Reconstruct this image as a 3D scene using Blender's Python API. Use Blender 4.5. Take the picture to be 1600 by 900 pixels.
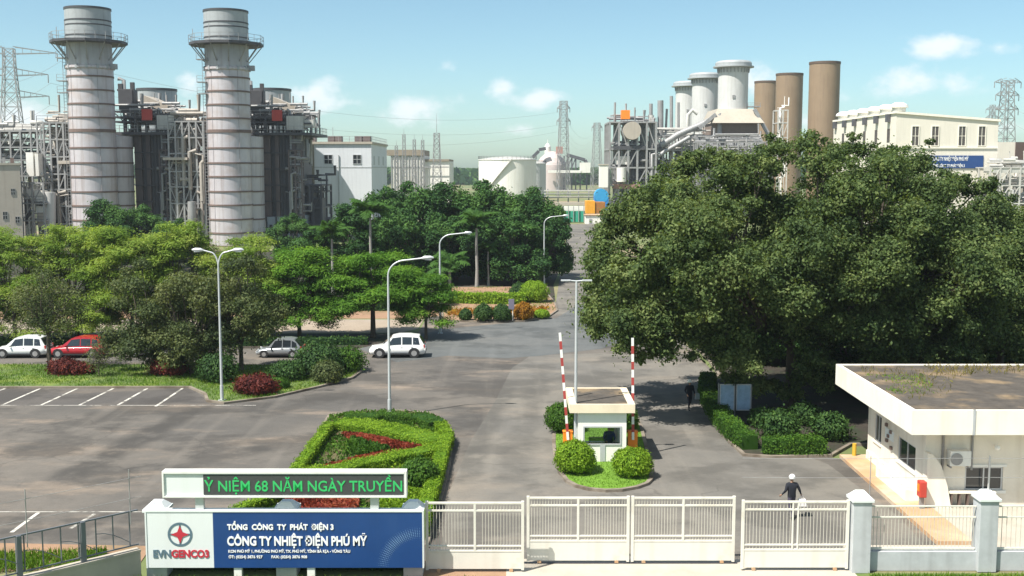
import bpy, math, random
import numpy as np
from mathutils import Vector, Matrix

# ------------------------------------------------------------------ camera, sky, sun, exposure
for o in list(bpy.data.objects): bpy.data.objects.remove(o)
SC = bpy.context.scene
COL = SC.collection
FPX = 1750.0; CAMH = 14.0; PITCH = math.atan(188/FPX)
cam = bpy.data.cameras.new('camera'); camo = bpy.data.objects.new('camera', cam); COL.objects.link(camo)
cam.sensor_width = 36; cam.lens = 36*FPX/1600
cam.clip_end = 60000; cam.clip_start = .5
camo.location = (0, 0, CAMH); camo.rotation_euler = (math.pi/2-PITCH, 0, 0)
SC.camera = camo

SUN = Vector((-.43, -.33, .84)).normalized()
EL = math.asin(SUN.z); AZ = math.atan2(SUN.x, SUN.y)
sun = bpy.data.lights.new('sun', 'SUN'); sun.energy = 5.0; sun.angle = math.radians(.53); sun.color = (1, .95, .87)
suno = bpy.data.objects.new('sun', sun); COL.objects.link(suno)
suno.rotation_euler = SUN.to_track_quat('Z', 'Y').to_euler(); suno.location = (-60, -30, 120)

W = bpy.data.worlds.new('World'); SC.world = W; W.use_nodes = True
SC.view_settings.view_transform = 'Standard'; SC.view_settings.look = 'None'
SC.view_settings.exposure = 0.82; SC.view_settings.gamma = 1.0
SC.cycles.max_bounces = 6; SC.cycles.diffuse_bounces = 3; SC.cycles.glossy_bounces = 3
SC.cycles.transmission_bounces = 4; SC.cycles.transparent_max_bounces = 8
SC.cycles.volume_bounces = 0
SC.cycles.use_denoising = True
SC.cycles.sample_clamp_indirect = 6

def ray(px, py):
    u = (px-800)/FPX; v = (450-py)/FPX
    return Vector((u, math.cos(PITCH)+v*math.sin(PITCH), -math.sin(PITCH)+v*math.cos(PITCH)))
def g(px, py, z=0.0):
    d = ray(px, py); t = (z-CAMH)/d.z
    return (d.x*t, d.y*t)
def at(px, py, Y):
    d = ray(px, py); t = Y/d.y
    return Vector((d.x*t, Y, CAMH+d.z*t))

def sky():
    nt = W.node_tree; nt.nodes.clear(); N = nt.nodes.new; L = nt.links.new
    out = N('ShaderNodeOutputWorld'); bg = N('ShaderNodeBackground'); L(bg.outputs[0], out.inputs[0])
    st = N('ShaderNodeTexSky'); st.sky_type = 'NISHITA'; st.sun_disc = False
    st.sun_elevation = EL; st.sun_rotation = AZ % (2*math.pi)
    st.air_density = 0.7; st.dust_density = 0.9; st.ozone_density = 6.0; st.altitude = 0
    tint = N('ShaderNodeMix'); tint.data_type = 'RGBA'; tint.blend_type = 'MULTIPLY'; tint.inputs[0].default_value = 1
    L(st.outputs[0], tint.inputs[6]); tint.inputs[7].default_value = (1.32, 1.34, 1.02, 1)
    tc = N('ShaderNodeTexCoord')
    nz = N('ShaderNodeTexNoise'); nz.inputs['Scale'].default_value = 26; nz.inputs['Detail'].default_value = 9; nz.inputs['Roughness'].default_value = .6
    mp = N('ShaderNodeMapping'); mp.inputs['Scale'].default_value = (1, 1, 1.6); L(tc.outputs['Generated'], mp.inputs[0]); L(mp.outputs[0], nz.inputs['Vector'])
    # cumulus puffs low over the horizon, each a soft ellipse of directions broken up by noise
    puffs = [(1478, 70, 62, 26, 1), (1562, 74, 30, 16, .7), (1425, 132, 105, 34, .9), (490, 148, 62, 34, 1), (660, 168, 72, 34, .95),
             (790, 140, 45, 24, .75), (830, 155, 70, 20, .9), (705, 108, 26, 16, .55), (30, 182, 75, 30, 1), (300, 132, 26, 26, .8),
             (300, 182, 60, 28, .9), (1185, 128, 40, 34, .8), (1320, 152, 40, 26, .55), (560, 160, 40, 14, .5), (800, 205, 70, 14, .4),
             (1000, 200, 90, 16, .4), (1120, 140, 60, 20, .4), (1250, 190, 120, 22, .45), (1500, 205, 140, 18, .5), (-160, 120, 120, 40, .9), (1780, 110, 120, 50, .9),
             (2100, 60, 200, 60, 1), (-500, 60, 200, 60, 1)]
    acc = None
    puffs = [(ray(px, py).normalized(), rx/FPX, ry/FPX, a) for (px, py, rx, ry, a) in puffs]
    # unseen white clouds added round and above the viewer to whiten the ambient light
    puffs += [(Vector(d).normalized(), rx, ry, 1) for (d, rx, ry) in (((.35, -.8, .45), .5, .3), ((-.7, -.65, .3), .45, .22), ((.85, -.25, .45), .4, .25), ((.1, -.55, .85), .45, .4), ((-.9, .1, .5), .4, .25), ((.7, .4, .75), .4, .3))]
    for (d, rx, ry, a) in puffs:
        s = N('ShaderNodeVectorMath'); s.operation = 'SUBTRACT'; L(tc.outputs['Generated'], s.inputs[0]); s.inputs[1].default_value = d
        m = N('ShaderNodeVectorMath'); m.operation = 'MULTIPLY'; L(s.outputs[0], m.inputs[0])
        m.inputs[1].default_value = (1/rx, 1/rx, 1/ry)
        l = N('ShaderNodeVectorMath'); l.operation = 'LENGTH'; L(m.outputs[0], l.inputs[0])
        f = N('ShaderNodeMapRange'); f.inputs[1].default_value = 0; f.inputs[2].default_value = 1.25; f.inputs[3].default_value = a; f.inputs[4].default_value = 0
        L(l.outputs[1], f.inputs[0])
        if acc is None: acc = f.outputs[0]
        else:
            x = N('ShaderNodeMath'); x.operation = 'MAXIMUM'; L(acc, x.inputs[0]); L(f.outputs[0], x.inputs[1]); acc = x.outputs[0]
    k = N('ShaderNodeMath'); k.operation = 'MULTIPLY_ADD'; L(nz.outputs[0], k.inputs[0]); k.inputs[1].default_value = 1.9; k.inputs[2].default_value = -1.12
    sm = N('ShaderNodeMath'); sm.operation = 'ADD'; L(acc, sm.inputs[0]); L(k.outputs[0], sm.inputs[1])
    gate = N('ShaderNodeMapRange'); gate.interpolation_type = 'SMOOTHSTEP'; L(sm.outputs[0], gate.inputs[0])
    gate.inputs[1].default_value = .05; gate.inputs[2].default_value = .80; gate.inputs[3].default_value = 0; gate.inputs[4].default_value = .9
    has = N('ShaderNodeMapRange'); L(acc, has.inputs[0]); has.inputs[1].default_value = 0; has.inputs[2].default_value = .25
    mul = N('ShaderNodeMath'); mul.operation = 'MULTIPLY'; L(gate.outputs[0], mul.inputs[0]); L(has.outputs[0], mul.inputs[1])
    mix = N('ShaderNodeMix'); mix.data_type = 'RGBA'; L(mul.outputs[0], mix.inputs[0]); L(tint.outputs[2], mix.inputs[6])
    mix.inputs[7].default_value = (6.6, 7.0, 7.2, 1)
    L(mix.outputs[2], bg.inputs[0]); bg.inputs[1].default_value = SKY_STRENGTH
SKY_STRENGTH = 0.09
sky()

# ------------------------------------------------------------------ helpers: meshes
class MB:
    def __init__(s, origin=(0, 0, 0)):
        s.v = []; s.f = []; s.sm = []; s.mi = []; s.o = Vector(origin); s.cur = 0
    def add(s, vs, fs, smooth=False):
        b = len(s.v); s.v.extend([tuple(x) for x in vs])
        for f in fs: s.f.append([b+i for i in f]); s.sm.append(smooth); s.mi.append(s.cur)
        return s
    def box(s, c, d, rz=0.0, top=1.0):
        x, y, z = d[0]/2, d[1]/2, d[2]/2; ca, sa = math.cos(rz), math.sin(rz); vs = []
        for k in (-1, 1):
            q = top if k > 0 else 1
            for (i, j) in ((-1, -1), (1, -1), (1, 1), (-1, 1)):
                X, Y = i*x*q, j*y*q
                vs.append((c[0]+X*ca-Y*sa, c[1]+X*sa+Y*ca, c[2]+k*z))
        return s.add(vs, [(3, 2, 1, 0), (4, 5, 6, 7), (0, 1, 5, 4), (1, 2, 6, 5), (2, 3, 7, 6), (3, 0, 4, 7)])
    def bb(s, x0, x1, y0, y1, z0, z1): return s.box(((x0+x1)/2, (y0+y1)/2, (z0+z1)/2), (abs(x1-x0), abs(y1-y0), abs(z1-z0)))
    def beam(s, p, q, w, h=None):
        p = Vector(p); q = Vector(q); h = h or w; d = (q-p)
        if d.length < 1e-6: return s
        d.normalize(); up = Vector((0, 0, 1)) if abs(d.z) < .95 else Vector((0, 1, 0))
        a = d.cross(up).normalized()*w/2; b = a.cross(d).normalized()*h/2; vs = []
        for e in (p, q): vs += [e-a-b, e+a-b, e+a+b, e-a+b]
        return s.add(vs, [(0, 1, 2, 3), (7, 6, 5, 4), (0, 4, 5, 1), (1, 5, 6, 2), (2, 6, 7, 3), (3, 7, 4, 0)])
    def tube(s, pts, r, n=8, cap=True, smooth=True):
        pts = [Vector(p) for p in pts]; m = len(pts)
        rr = list(r) if hasattr(r, '__len__') else [r]*m
        vs = []; prev = None
        for i, p in enumerate(pts):
            t = (pts[min(i+1, m-1)]-pts[max(i-1, 0)])
            t = t.normalized() if t.length > 1e-9 else Vector((0, 0, 1))
            if prev is None:
                a = t.cross(Vector((0, 0, 1)) if abs(t.z) < .9 else Vector((1, 0, 0))).normalized()
            else:
                a = (prev-t*prev.dot(t)); a = a.normalized() if a.length > 1e-6 else t.orthogonal().normalized()
            prev = a; b = t.cross(a)
            for k in range(n):
                w = 2*math.pi*k/n; vs.append(p+(a*math.cos(w)+b*math.sin(w))*rr[i])
        fs = []
        for i in range(m-1):
            for k in range(n): fs.append((i*n+k, i*n+(k+1) % n, (i+1)*n+(k+1) % n, (i+1)*n+k))
        s.add(vs, fs, smooth)
        if cap:
            s.add(vs[:n], [tuple(range(n))[::-1]]); s.add(vs[-n:], [tuple(range(n))])
        return s
    def lathe(s, prof, n=24, c=(0, 0, 0), smooth=True, flat_groups=True):
        # each profile segment keeps its own verts so that edges stay crisp
        for (r0, z0), (r1, z1) in zip(prof[:-1], prof[1:]):
            vs = []; 
            for (r, z) in ((r0, z0), (r1, z1)):
                for k in range(n):
                    w = 2*math.pi*k/n; vs.append((c[0]+r*math.cos(w), c[1]+r*math.sin(w), c[2]+z))
            s.add(vs, [(k, (k+1) % n, n+(k+1) % n, n+k) for k in range(n)], smooth)
        return s
    def ball(s, c, r, nu=14, nv=8, sz=1.0, jitter=0, rng=None):
        vs = [(c[0], c[1], c[2]-r*sz)]; 
        for i in range(1, nv):
            ph = math.pi*i/nv
            for k in range(nu):
                w = 2*math.pi*k/nu; q = r*(1+(rng.uniform(-jitter, jitter) if rng else 0))
                vs.append((c[0]+q*math.sin(ph)*math.cos(w), c[1]+q*math.sin(ph)*math.sin(w), c[2]-q*math.cos(ph)*sz))
        vs.append((c[0], c[1], c[2]+r*sz)); fs = [(0, 1+(k+1) % nu, 1+k) for k in range(nu)]
        for i in range(nv-2):
            for k in range(nu): a = 1+i*nu; fs.append((a+k, a+(k+1) % nu, a+nu+(k+1) % nu, a+nu+k))
        a = 1+(nv-2)*nu; fs += [(a+k, a+(k+1) % nu, len(vs)-1) for k in range(nu)]
        return s.add(vs, fs, True)
    def prism(s, poly, z0, z1, bottom=True):
        n = len(poly); area = sum(poly[i][0]*poly[(i+1) % n][1]-poly[(i+1) % n][0]*poly[i][1] for i in range(n))
        if area < 0: poly = poly[::-1]
        vs = [(p[0], p[1], z0) for p in poly]+[(p[0], p[1], z1) for p in poly]
        fs = [tuple(range(n, 2*n))]+[(i, (i+1) % n, n+(i+1) % n, n+i) for i in range(n)]
        if bottom: fs.append(tuple(range(n))[::-1])
        return s.add(vs, fs)
    def sheet(s, poly, z):
        n = len(poly); area = sum(poly[i][0]*poly[(i+1) % n][1]-poly[(i+1) % n][0]*poly[i][1] for i in range(n))
        if area < 0: poly = poly[::-1]
        return s.add([(p[0], p[1], z) for p in poly], [tuple(range(n))])
    def quad(s, a, b, c, d): return s.add([a, b, c, d], [(0, 1, 2, 3)])
    def build(s, name, mat, parent=None, loc=None, bevel=0):
        me = bpy.data.meshes.new(name)
        ox, oy, oz = s.o
        me.from_pydata([(x-ox, y-oy, z-oz) for (x, y, z) in s.v], [], s.f)
        me.polygons.foreach_set('use_smooth', s.sm)
        mats = mat if isinstance(mat, (list, tuple)) else [mat]
        for m in mats: me.materials.append(m)
        if len(mats) > 1: me.polygons.foreach_set('material_index', s.mi)
        me.update()
        ob = bpy.data.objects.new(name, me); COL.objects.link(ob)
        if parent is not None: ob.parent = parent
        elif loc is not None: ob.location = loc
        else: ob.location = s.o
        if bevel:
            md = ob.modifiers.new('bevel', 'BEVEL'); md.width = bevel; md.segments = 2; md.limit_method = 'ANGLE'
        return ob

def tag(o, label=None, cat=None, group=None, kind=None):
    if label: o['label'] = label
    if cat: o['category'] = cat
    if group: o['group'] = group
    if kind: o['kind'] = kind
    return o
def thing(name, label, cat, loc=(0, 0, 0), rz=0.0, group=None):
    o = bpy.data.objects.new(name, None); COL.objects.link(o); o.empty_display_size = .3
    o.location = loc; o.rotation_euler = (0, 0, rz); return tag(o, label, cat, group)
def struct(o): o['kind'] = 'structure'; return o
def children_of(o): return [c for c in bpy.data.objects if c.parent == o]
KIDS = {}
def dup(o, parent=None, loc=None, rz=None, scale=None, label=None, group=None):
    if o.name not in KIDS:
        KIDS[o.name] = [c.name for c in bpy.data.objects if c.parent == o]
    c = o.copy(); COL.objects.link(c)
    if parent is not None: c.parent = parent
    if loc is not None: c.location = loc
    if rz is not None: c.rotation_euler = (0, 0, rz)
    if scale is not None: c.scale = (scale,)*3 if not hasattr(scale, '__len__') else scale
    if label: c['label'] = label
    if group: c['group'] = group
    for k in KIDS[o.name]: dup(bpy.data.objects[k], c)
    return c

# ------------------------------------------------------------------ helpers: materials
MATS = {}
def mat(name, col, rough=.7, metal=0.0, var=.12, scale=1.5, col2=None, amt=.0, scale2=.4, bump=0.0, stretch=(1, 1, 1), streak=0, streak_col=(.12, .08, .05), spec=.5, emit=0):
    """base colour broken up by fine noise; col2 = a second colour in patches; streak = vertical run-off stains"""
    if name in MATS: return MATS[name]
    m = bpy.data.materials.new(name); m.use_nodes = True; nt = m.node_tree; N = nt.nodes.new; L = nt.links.new
    b = nt.nodes['Principled BSDF']; b.inputs['Roughness'].default_value = rough; b.inputs['Metallic'].default_value = metal
    b.inputs['Specular IOR Level'].default_value = spec
    tc = N('ShaderNodeTexCoord'); mp = N('ShaderNodeMapping'); mp.inputs['Scale'].default_value = stretch; L(tc.outputs['Object'], mp.inputs[0])
    n1 = N('ShaderNodeTexNoise'); n1.inputs['Scale'].default_value = scale; n1.inputs['Detail'].default_value = 6; n1.inputs['Roughness'].default_value = .65
    L(mp.outputs[0], n1.inputs['Vector'])
    r = N('ShaderNodeMapRange'); L(n1.outputs[0], r.inputs[0]); r.inputs[1].default_value = .25; r.inputs[2].default_value = .75
    r.inputs[3].default_value = 1-var; r.inputs[4].default_value = 1+var
    base = None
    def rgbmix(fac, a, bcol, mode='MIX'):
        x = N('ShaderNodeMix'); x.data_type = 'RGBA'; x.blend_type = mode
        for i, val in ((0, fac), (6, a), (7, bcol)):
            if hasattr(val, 'links') or isinstance(val, bpy.types.NodeSocket): L(val, x.inputs[i])
            elif i == 0: x.inputs[0].default_value = val
            else: x.inputs[i].default_value = (*val, 1)
        return x.outputs[2]
    base = col
    if col2 is not None:
        n2 = N('ShaderNodeTexNoise'); n2.inputs['Scale'].default_value = scale2; n2.inputs['Detail'].default_value = 8; n2.inputs['Roughness'].default_value = .6
        L(mp.outputs[0], n2.inputs['Vector'])
        r2 = N('ShaderNodeMapRange'); r2.interpolation_type = 'SMOOTHSTEP'; L(n2.outputs[0], r2.inputs[0])
        r2.inputs[1].default_value = .62-amt*.35; r2.inputs[2].default_value = .78-amt*.25; 
        base = rgbmix(r2.outputs[0], base, col2)
    if streak:
        mp3 = N('ShaderNodeMapping'); mp3.inputs['Scale'].default_value = (2.2, 2.2, .12); L(tc.outputs['Object'], mp3.inputs[0])
        n3 = N('ShaderNodeTexNoise'); n3.inputs['Scale'].default_value = 1.0; n3.inputs['Detail'].default_value = 7; L(mp3.outputs[0], n3.inputs['Vector'])
        r3 = N('ShaderNodeMapRange'); L(n3.outputs[0], r3.inputs[0]); r3.inputs[1].default_value = .5; r3.inputs[2].default_value = .75; r3.inputs[4].default_value = streak
        base = rgbmix(r3.outputs[0], base, streak_col)
    mulc = N('ShaderNodeVectorMath'); mulc.operation = 'SCALE'
    if isinstance(base, tuple): mulc.inputs[0].default_value = base
    else: L(base, mulc.inputs[0])
    L(r.outputs[0], mulc.inputs['Scale']); L(mulc.outputs[0], b.inputs['Base Color'])
    if bump:
        bp = N('ShaderNodeBump'); bp.inputs['Strength'].default_value = bump; bp.inputs['Distance'].default_value = .05
        n4 = N('ShaderNodeTexNoise'); n4.inputs['Scale'].default_value = scale*6; n4.inputs['Detail'].default_value = 4; L(mp.outputs[0], n4.inputs['Vector'])
        L(n4.outputs[0], bp.inputs['Height']); L(bp.outputs[0], b.inputs['Normal'])
    if emit:
        b.inputs['Emission Color'].default_value = (*col, 1); b.inputs['Emission Strength'].default_value = emit
    MATS[name] = m; return m

def leafmat(name, dark, mid, light, trans=.3, scale=.35):
    if name in MATS: return MATS[name]
    m = bpy.data.materials.new(name); m.use_nodes = True; nt = m.node_tree; N = nt.nodes.new; L = nt.links.new
    b = nt.nodes['Principled BSDF']; b.inputs['Roughness'].default_value = .65; b.inputs['Specular IOR Level'].default_value = .18
    at_ = N('ShaderNodeAttribute'); at_.attribute_name = 'var'
    tc = N('ShaderNodeTexCoord'); nz = N('ShaderNodeTexNoise'); nz.inputs['Scale'].default_value = scale; nz.inputs['Detail'].default_value = 3
    L(tc.outputs['Object'], nz.inputs['Vector'])
    oi = N('ShaderNodeObjectInfo')
    a = N('ShaderNodeMath'); a.operation = 'MULTIPLY_ADD'; L(nz.outputs[0], a.inputs[0]); a.inputs[1].default_value = 1.0; a.inputs[2].default_value = -.5
    s = N('ShaderNodeMath'); s.operation = 'ADD'; L(a.outputs[0], s.inputs[0]); L(at_.outputs['Fac'], s.inputs[1])
    o2 = N('ShaderNodeMath'); o2.operation = 'MULTIPLY_ADD'; L(oi.outputs['Random'], o2.inputs[0]); o2.inputs[1].default_value = .16; o2.inputs[2].default_value = -.08
    s2 = N('ShaderNodeMath'); s2.operation = 'ADD'; L(s.outputs[0], s2.inputs[0]); L(o2.outputs[0], s2.inputs[1])
    cr = N('ShaderNodeValToRGB'); e = cr.color_ramp.elements
    e[0].position = .15; e[0].color = (*dark, 1); e[1].position = .9; e[1].color = (*light, 1); k = e.new(.5); k.color = (*mid, 1)
    L(s2.outputs[0], cr.inputs[0]); L(cr.outputs[0], b.inputs['Base Color'])
    tr = N('ShaderNodeBsdfTranslucent'); hv = N('ShaderNodeMix'); hv.data_type = 'RGBA'; hv.blend_type = 'MULTIPLY'; hv.inputs[0].default_value = 1
    L(cr.outputs[0], hv.inputs[6]); hv.inputs[7].default_value = (1.25, 1.2, .5, 1); L(hv.outputs[2], tr.inputs[0])
    mx = N('ShaderNodeMixShader'); mx.inputs[0].default_value = trans; L(b.outputs[0], mx.inputs[1]); L(tr.outputs[0], mx.inputs[2])
    L(mx.outputs[0], nt.nodes['Material Output'].inputs[0]); MATS[name] = m; return m

M = dict(
 asphalt=None,
 white=mat('white_paint', (.74, .74, .70), .5, var=.05, streak=.25, streak_col=(.45, .42, .36)),
 gatewhite=mat('gate_white_paint', (.66, .64, .57), .45, var=.06, scale=.8, col2=(.54, .50, .42), amt=.35, scale2=.6, streak=.3, streak_col=(.42, .37, .28)),
 cream=mat('cream_wall', (.74, .69, .60), .8, var=.07, col2=(.60, .54, .44), amt=.3, scale2=.35, streak=.35, streak_col=(.42, .36, .28)),
 creamtrim=mat('cream_fascia', (.78, .74, .64), .7, var=.06, streak=.32, streak_col=(.50, .45, .36)),
 concrete=mat('grey_concrete', (.42, .44, .45), .85, var=.12, scale=2, streak=.4, streak_col=(.2, .2, .2)),
 lightconc=mat('light_concrete', (.40, .36, .30), .9, var=.12, scale=1.2, col2=(.36, .31, .25), amt=.3),
 kerb=mat('kerb_concrete', (.20, .17, .135), .9, var=.25, scale=1.5, col2=(.11, .085, .06), amt=.45, scale2=.8),
 stackgrey=mat('stack_silver_sheet', (.49, .46, .48), .5, .15, var=.12, scale=.35, col2=(.44, .38, .37), amt=.4, scale2=.25, streak=.6, streak_col=(.30, .25, .24)),
 stackcap=mat('stack_grey_cap', (.34, .36, .37), .55, .1, var=.12, scale=.4, streak=.5, streak_col=(.2, .21, .22)),
 rust=mat('rusty_band', (.15, .105, .09), .8, var=.2, scale=1),
 darksteel=mat('dark_steel', (.055, .055, .062), .6, var=.2, scale=1),
 steel=mat('grey_steel', (.30, .30, .30), .55, .2, var=.2, scale=.8, streak=.4, streak_col=(.16, .12, .1)),
 palesteel=mat('pale_steel', (.50, .49, .46), .55, .1, var=.15, scale=.8, streak=.3, streak_col=(.25, .2, .16)),
 casing=mat('dark_casing', (.125, .095, .09), .6, var=.25, scale=.5, streak=.5, streak_col=(.04, .04, .06)),
 casing2=mat('blue_grey_casing', (.075, .075, .085), .6, var=.25, scale=.5, streak=.5, streak_col=(.03, .03, .04)),
 beige=mat('beige_sheet', (.40, .355, .30), .7, var=.08, scale=.4, streak=.3, streak_col=(.25, .2, .16)),
 brownstack=mat('brown_stack', (.245, .175, .11), .65, var=.08, scale=.3, streak=.35, streak_col=(.16, .10, .065)),
 whitestack=mat('white_stack', (.51, .51, .50), .6, var=.06, scale=.3, streak=.45, streak_col=(.36, .34, .32)),
 tankwhite=mat('tank_white', (.74, .72, .67), .6, var=.05, scale=.1, streak=.3, streak_col=(.42, .36, .3)),
 glass=mat('dark_glass', (.02, .025, .03), .08, var=.05, spec=.8),
 silverframe=mat('silver_frame', (.52, .53, .54), .4, .3, var=.05),
 red=mat('red_paint', (.46, .05, .035), .5, var=.1),
 orange=mat('orange_paint', (.85, .23, .015), .5, var=.08),
 blue=mat('blue_paint', (.02, .20, .52), .45, var=.08),
 green=mat('green_sheet', (.03, .30, .20), .5, var=.1),
 signblue=mat('sign_blue', (.012, .052, .185), .4, var=.12, scale=.5, streak=.2, streak_col=(.03, .08, .2)),
 signwhite=mat('sign_white', (.68, .71, .70), .45, var=.04, scale=.5, streak=.2, streak_col=(.5, .5, .46)),
 textwhite=mat('lettering_white', (.82, .82, .82), .5, var=.02),
 logogrey=mat('emblem_slate', (.10, .16, .20), .5, var=.05),
 logored=mat('emblem_red', (.48, .03, .05), .5, var=.05),
 palered=mat('emblem_pale_blue', (.22, .36, .55), .5, var=.05),
 led=mat('screen_dark', (.050, .054, .054), .6, var=.15, scale=8),
 ledgreen=mat('screen_green_light', (.025, .33, .09), .5, var=.3, scale=9, emit=.32),
 black=mat('black_rubber', (.018, .018, .02), .7, var=.15),
 bark=mat('bark', (.085, .068, .052), .9, var=.35, scale=2, stretch=(1, 1, .3), bump=.6),
 palebark=mat('pale_palm_bark', (.26, .25, .23), .9, var=.2, scale=1, stretch=(.3, .3, 3), bump=.3),
 lamp=mat('galvanised_pole', (.55, .57, .58), .45, .35, var=.06),
 fencegrey=mat('fence_grey_paint', (.15, .16, .18), .55, .2, var=.12),
 roofdirt=mat('dirty_flat_roof', (.070, .060, .050), .95, var=.4, scale=1.6, col2=(.20, .145, .085), amt=.45, scale2=.45, bump=.4),
 soil=mat('red_soil', (.27, .165, .10), .95, var=.2, scale=1, col2=(.16, .12, .06), amt=.35, scale2=.3, bump=.4),
 shadesoil=mat('shaded_dark_soil', (.032, .025, .018), .95, var=.3, scale=1.5, col2=(.018, .03, .01), amt=.5, scale2=.4, bump=.5),  # dark earth, coloured darker still for the shade under the trees
 sand=mat('sandy_road', (.29, .235, .18), .9, var=.12, scale=.6, col2=(.28, .24, .2), amt=.3, scale2=.15),
 lawn=mat('lawn', (.085, .13, .032), .9, var=.3, scale=1.2, col2=(.15, .19, .03), amt=.5, scale2=.35, bump=.5),
 greenlawn=mat('bright_lawn', (.11, .22, .015), .9, var=.25, scale=2, bump=.5),  # stronger green than the plain lawn
 plinth=mat('orange_tile_path', (.44, .27, .15), .8, var=.15, scale=1, col2=(.52, .44, .33), amt=.5, scale2=.2),
 skin=mat('skin', (.36, .21, .14), .6, var=.05), navy=mat('navy_cloth', (.012, .014, .022), .9, var=.2, scale=6),
 greytrouser=mat('grey_trousers', (.05, .045, .07), .9, var=.15, scale=6), helmet=mat('white_shell', (.8, .8, .76), .3, var=.02),
 blueshirt=mat('blue_shirt', (.02, .05, .17), .9, var=.15, scale=6), hair=mat('black_hair', (.01, .009, .008), .6, var=.2),
 bag=mat('white_bag', (.75, .72, .70), .6, var=.08), greybag=mat('pale_grey_bag', (.36, .40, .40), .7, var=.08),
)
LEAF = dict(
 big=leafmat('fig_leaves', (.040, .070, .025), (.092, .140, .043), (.185, .230, .080), .38, .7),
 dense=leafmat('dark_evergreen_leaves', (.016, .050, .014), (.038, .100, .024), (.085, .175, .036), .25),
 feather=leafmat('feathery_lime_leaves', (.095, .17, .022), (.185, .285, .042), (.31, .38, .08), .45),
 feather2=leafmat('feathery_green_leaves', (.055, .14, .016), (.11, .24, .025), (.19, .33, .04), .45),
 olive=leafmat('olive_leaves', (.045, .070, .028), (.088, .118, .042), (.155, .175, .066), .35),
 hedge=leafmat('lime_hedge_leaves', (.09, .18, .010), (.17, .29, .016), (.26, .38, .035), .3, 1.2),
 hedge2=leafmat('green_hedge_leaves', (.028, .075, .010), (.055, .13, .014), (.10, .19, .02), .3, 1.0),
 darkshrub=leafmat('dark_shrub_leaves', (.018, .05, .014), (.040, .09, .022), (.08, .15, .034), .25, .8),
 redleaf=leafmat('red_leaves', (.05, .012, .012), (.11, .022, .018), (.22, .05, .032), .3, 1.2),
 flower=leafmat('red_flowers', (.10, .022, .015), (.26, .045, .028), (.40, .13, .07), .3, 1.2),
 rusty=leafmat('rusty_orange_leaves', (.14, .07, .01), (.30, .13, .012), (.36, .22, .02), .3, .8),
 grass=leafmat('grass_blades', (.06, .13, .01), (.10, .20, .014), (.17, .26, .03), .3, .6),
 palm=leafmat('palm_fronds', (.05, .12, .02), (.10, .20, .034), (.19, .29, .065), .35, .6),
 drygrass=leafmat('dry_weeds', (.10, .09, .02), (.16, .15, .03), (.26, .20, .07), .3, .6),
)
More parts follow.
